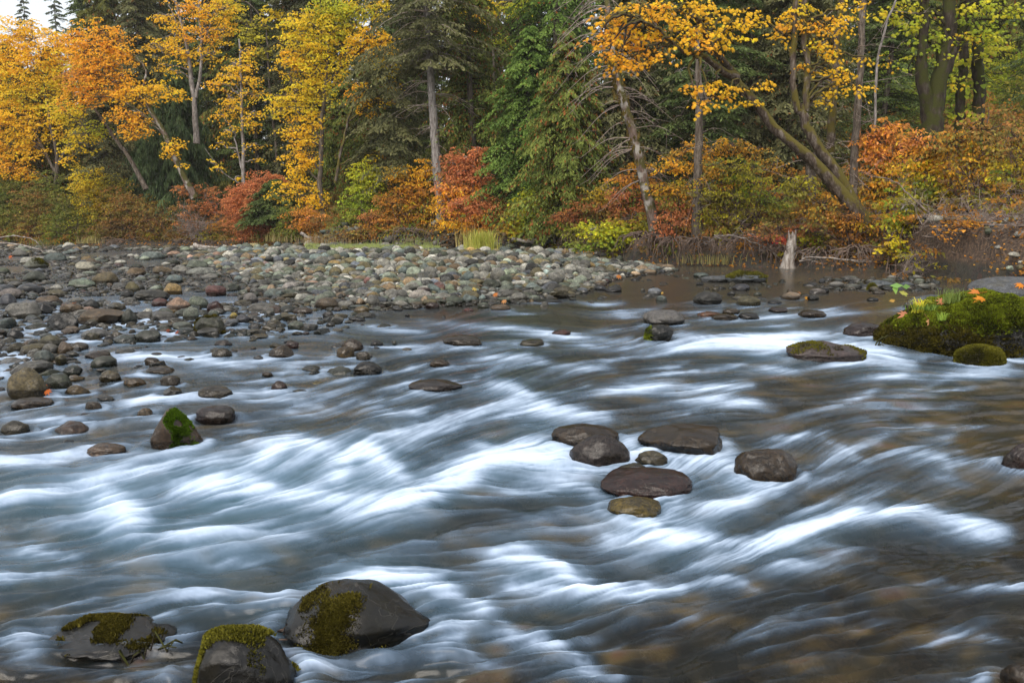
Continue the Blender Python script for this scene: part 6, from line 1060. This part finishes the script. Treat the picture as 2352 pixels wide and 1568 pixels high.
# ------------------------------------------------------------------ stone names: look, size, and the landmark each lies by
SHP = lambda q: ('angular' if q['ang'] > .55 else 'blocky' if q['ang'] > .35 else 'flat' if q['h'] < q['W'] * .28 else 'rounded')
lms = [(q['lm'], np.array(proj(q['b'][0], q['b'][1], 0))) for q in stones if q['lm']]
short = {'big olive boulder by the left frame edge': 'the big olive boulder', 'dark angular boulder in the left shallows': 'the dark angular boulder', 'flat-faced brown slab in the left shallows': 'the flat-faced brown slab', 'knobbly green-brown boulder below the gravel bar': 'the knobbly boulder', 'rusty pink boulder in the left shallows': 'the rusty pink boulder',
 'smooth blue-grey boulder at far left': 'the far-left blue-grey boulder', 'grey-green boulder with moss at far left': 'the far-left mossy boulder', 'squarish wet brown boulder in midstream': 'the squarish wet boulder', 'peaked brown boulder with green moss on its right': 'the peaked mossy boulder', 'glossy black boulder in midstream': 'the glossy black boulder',
 'smooth pale grey boulder at the front of the gravel bar': 'the smooth pale boulder', 'brown rock with tiny waterfall over its front': 'the tiny waterfall', 'low wet rock with a sheet of water sliding over it': 'the water-sheeted rock', 'leaning grey boulder in midstream': 'the leaning grey boulder', 'long shiny brown boulder in midstream': 'the long shiny boulder',
 'big rounded purple boulder under sliding water': 'the purple boulder', 'flat-topped brown boulder with little falls along its front': 'the fringed flat boulder', 'glossy maroon boulder with flat top': 'the glossy maroon boulder', 'yellow-brown stone below the maroon boulder': 'the yellow-brown stone', 'purple rock at the chute beside the big mossy boulder': 'the purple chute rock',
 'rounded dark stone in the calm water at right': 'the rounded dark pool stone', 'low slab with moss in the calm pool': 'the mossy pool slab', 'peaked purple-grey rock left of the big mossy boulder': 'the peaked purple-grey rock', 'small dome covered in yellow-green moss': 'the small mossy dome', 'smooth grey boulder behind the big mossy one': 'the smooth grey back boulder',
 'huge boulder thick with green moss at right': 'the huge mossy boulder', 'long dark boulder with yellow-green moss in the foreground': 'the long foreground boulder', 'craggy dark rock with moss edges in the foreground': 'the craggy foreground rock', 'low dark mossy rock at lower left': 'the low mossy rock'}
used = {}
idx = sorted(range(len(stones)), key=lambda i: -stones[i]['W'] / stones[i]['b'][1])
med = np.median([q['W'] / q['b'][1] for q in stones])
for i in idx:
    q = stones[i]
    if q['lm']: q['o']['label'] = q['lm']; used[q['lm']] = 1; continue
    p = np.array(proj(q['b'][0], q['b'][1], 0)); ds = sorted(lms, key=lambda l: np.hypot((l[1] - p)[0], 2.2 * (l[1] - p)[1]))
    size = 'large' if q['W'] / q['b'][1] > 1.7 * med else 'small' if q['W'] / q['b'][1] < .75 * med else 'middling'
    wet = 'wet ' if q['wet'] > .6 else ''
    done = None
    for k in range(4):
        l, lp = ds[k]; v = p - lp; dist_ = np.hypot(*v); hor = 'right of' if v[0] > 0 else 'left of'; ver = 'in front of' if v[1] > 0 else 'beyond'
        dirs = [hor, ver] if abs(v[0]) > 2 * abs(v[1]) else [ver, hor]; near = 'close ' if dist_ < 70 else 'well ' if dist_ > 190 else ''
        for dr in (dirs[0],) + (('ahead and ' + hor) if v[1] > 0 else ('back and ' + hor),):
            t = f"{size} {wet}{CN[q['ck']]} {SHP(q)} stone {near}{dr} {short[l]}".replace('wet black wet', 'wet black')
            if t not in used: done = t; break
        if done: break
    if not done:
        l, lp = ds[0]; l2 = ds[1][0]
        for z_ in ('nearest the camera', 'partly hidden', 'half sunk', 'tilted one', 'lying flat', 'outermost one'):
            t = f"{size} {CN[q['ck']]} {SHP(q)} stone between {short[l]} and {short[l2]}"
            if t not in used: done = t; break
        done = done or t
    used[done] = 1; q['o']['label'] = done

# ------------------------------------------------------------------ thin damp air over the valley
m, nt, out = newmat('damp_air'); v = nd(nt, 'VolumePrincipled', {'Color': (.93, .93, .88, 1), 'Density': .0004, 'Anisotropy': .1}); nt.links.new(v.outputs[0], out.inputs['Volume'])
lo, hi = np.array([-330, -45, -2.0]), np.array([330, 340, 48.0]); V = np.array([[(lo, hi)[i][0], (lo, hi)[j][1], (lo, hi)[k][2]] for k in (0, 1) for j in (0, 1) for i in (0, 1)])
o = mesh('haze', V, np.array([(0, 2, 3, 1), (4, 5, 7, 6), (0, 1, 5, 4), (2, 6, 7, 3), (0, 4, 6, 2), (1, 3, 7, 5)]), m, smooth=False); tag(o, 'thin pale haze between the trees and over the far hillside', kind='stuff')
scene.cycles.volume_bounces = 0
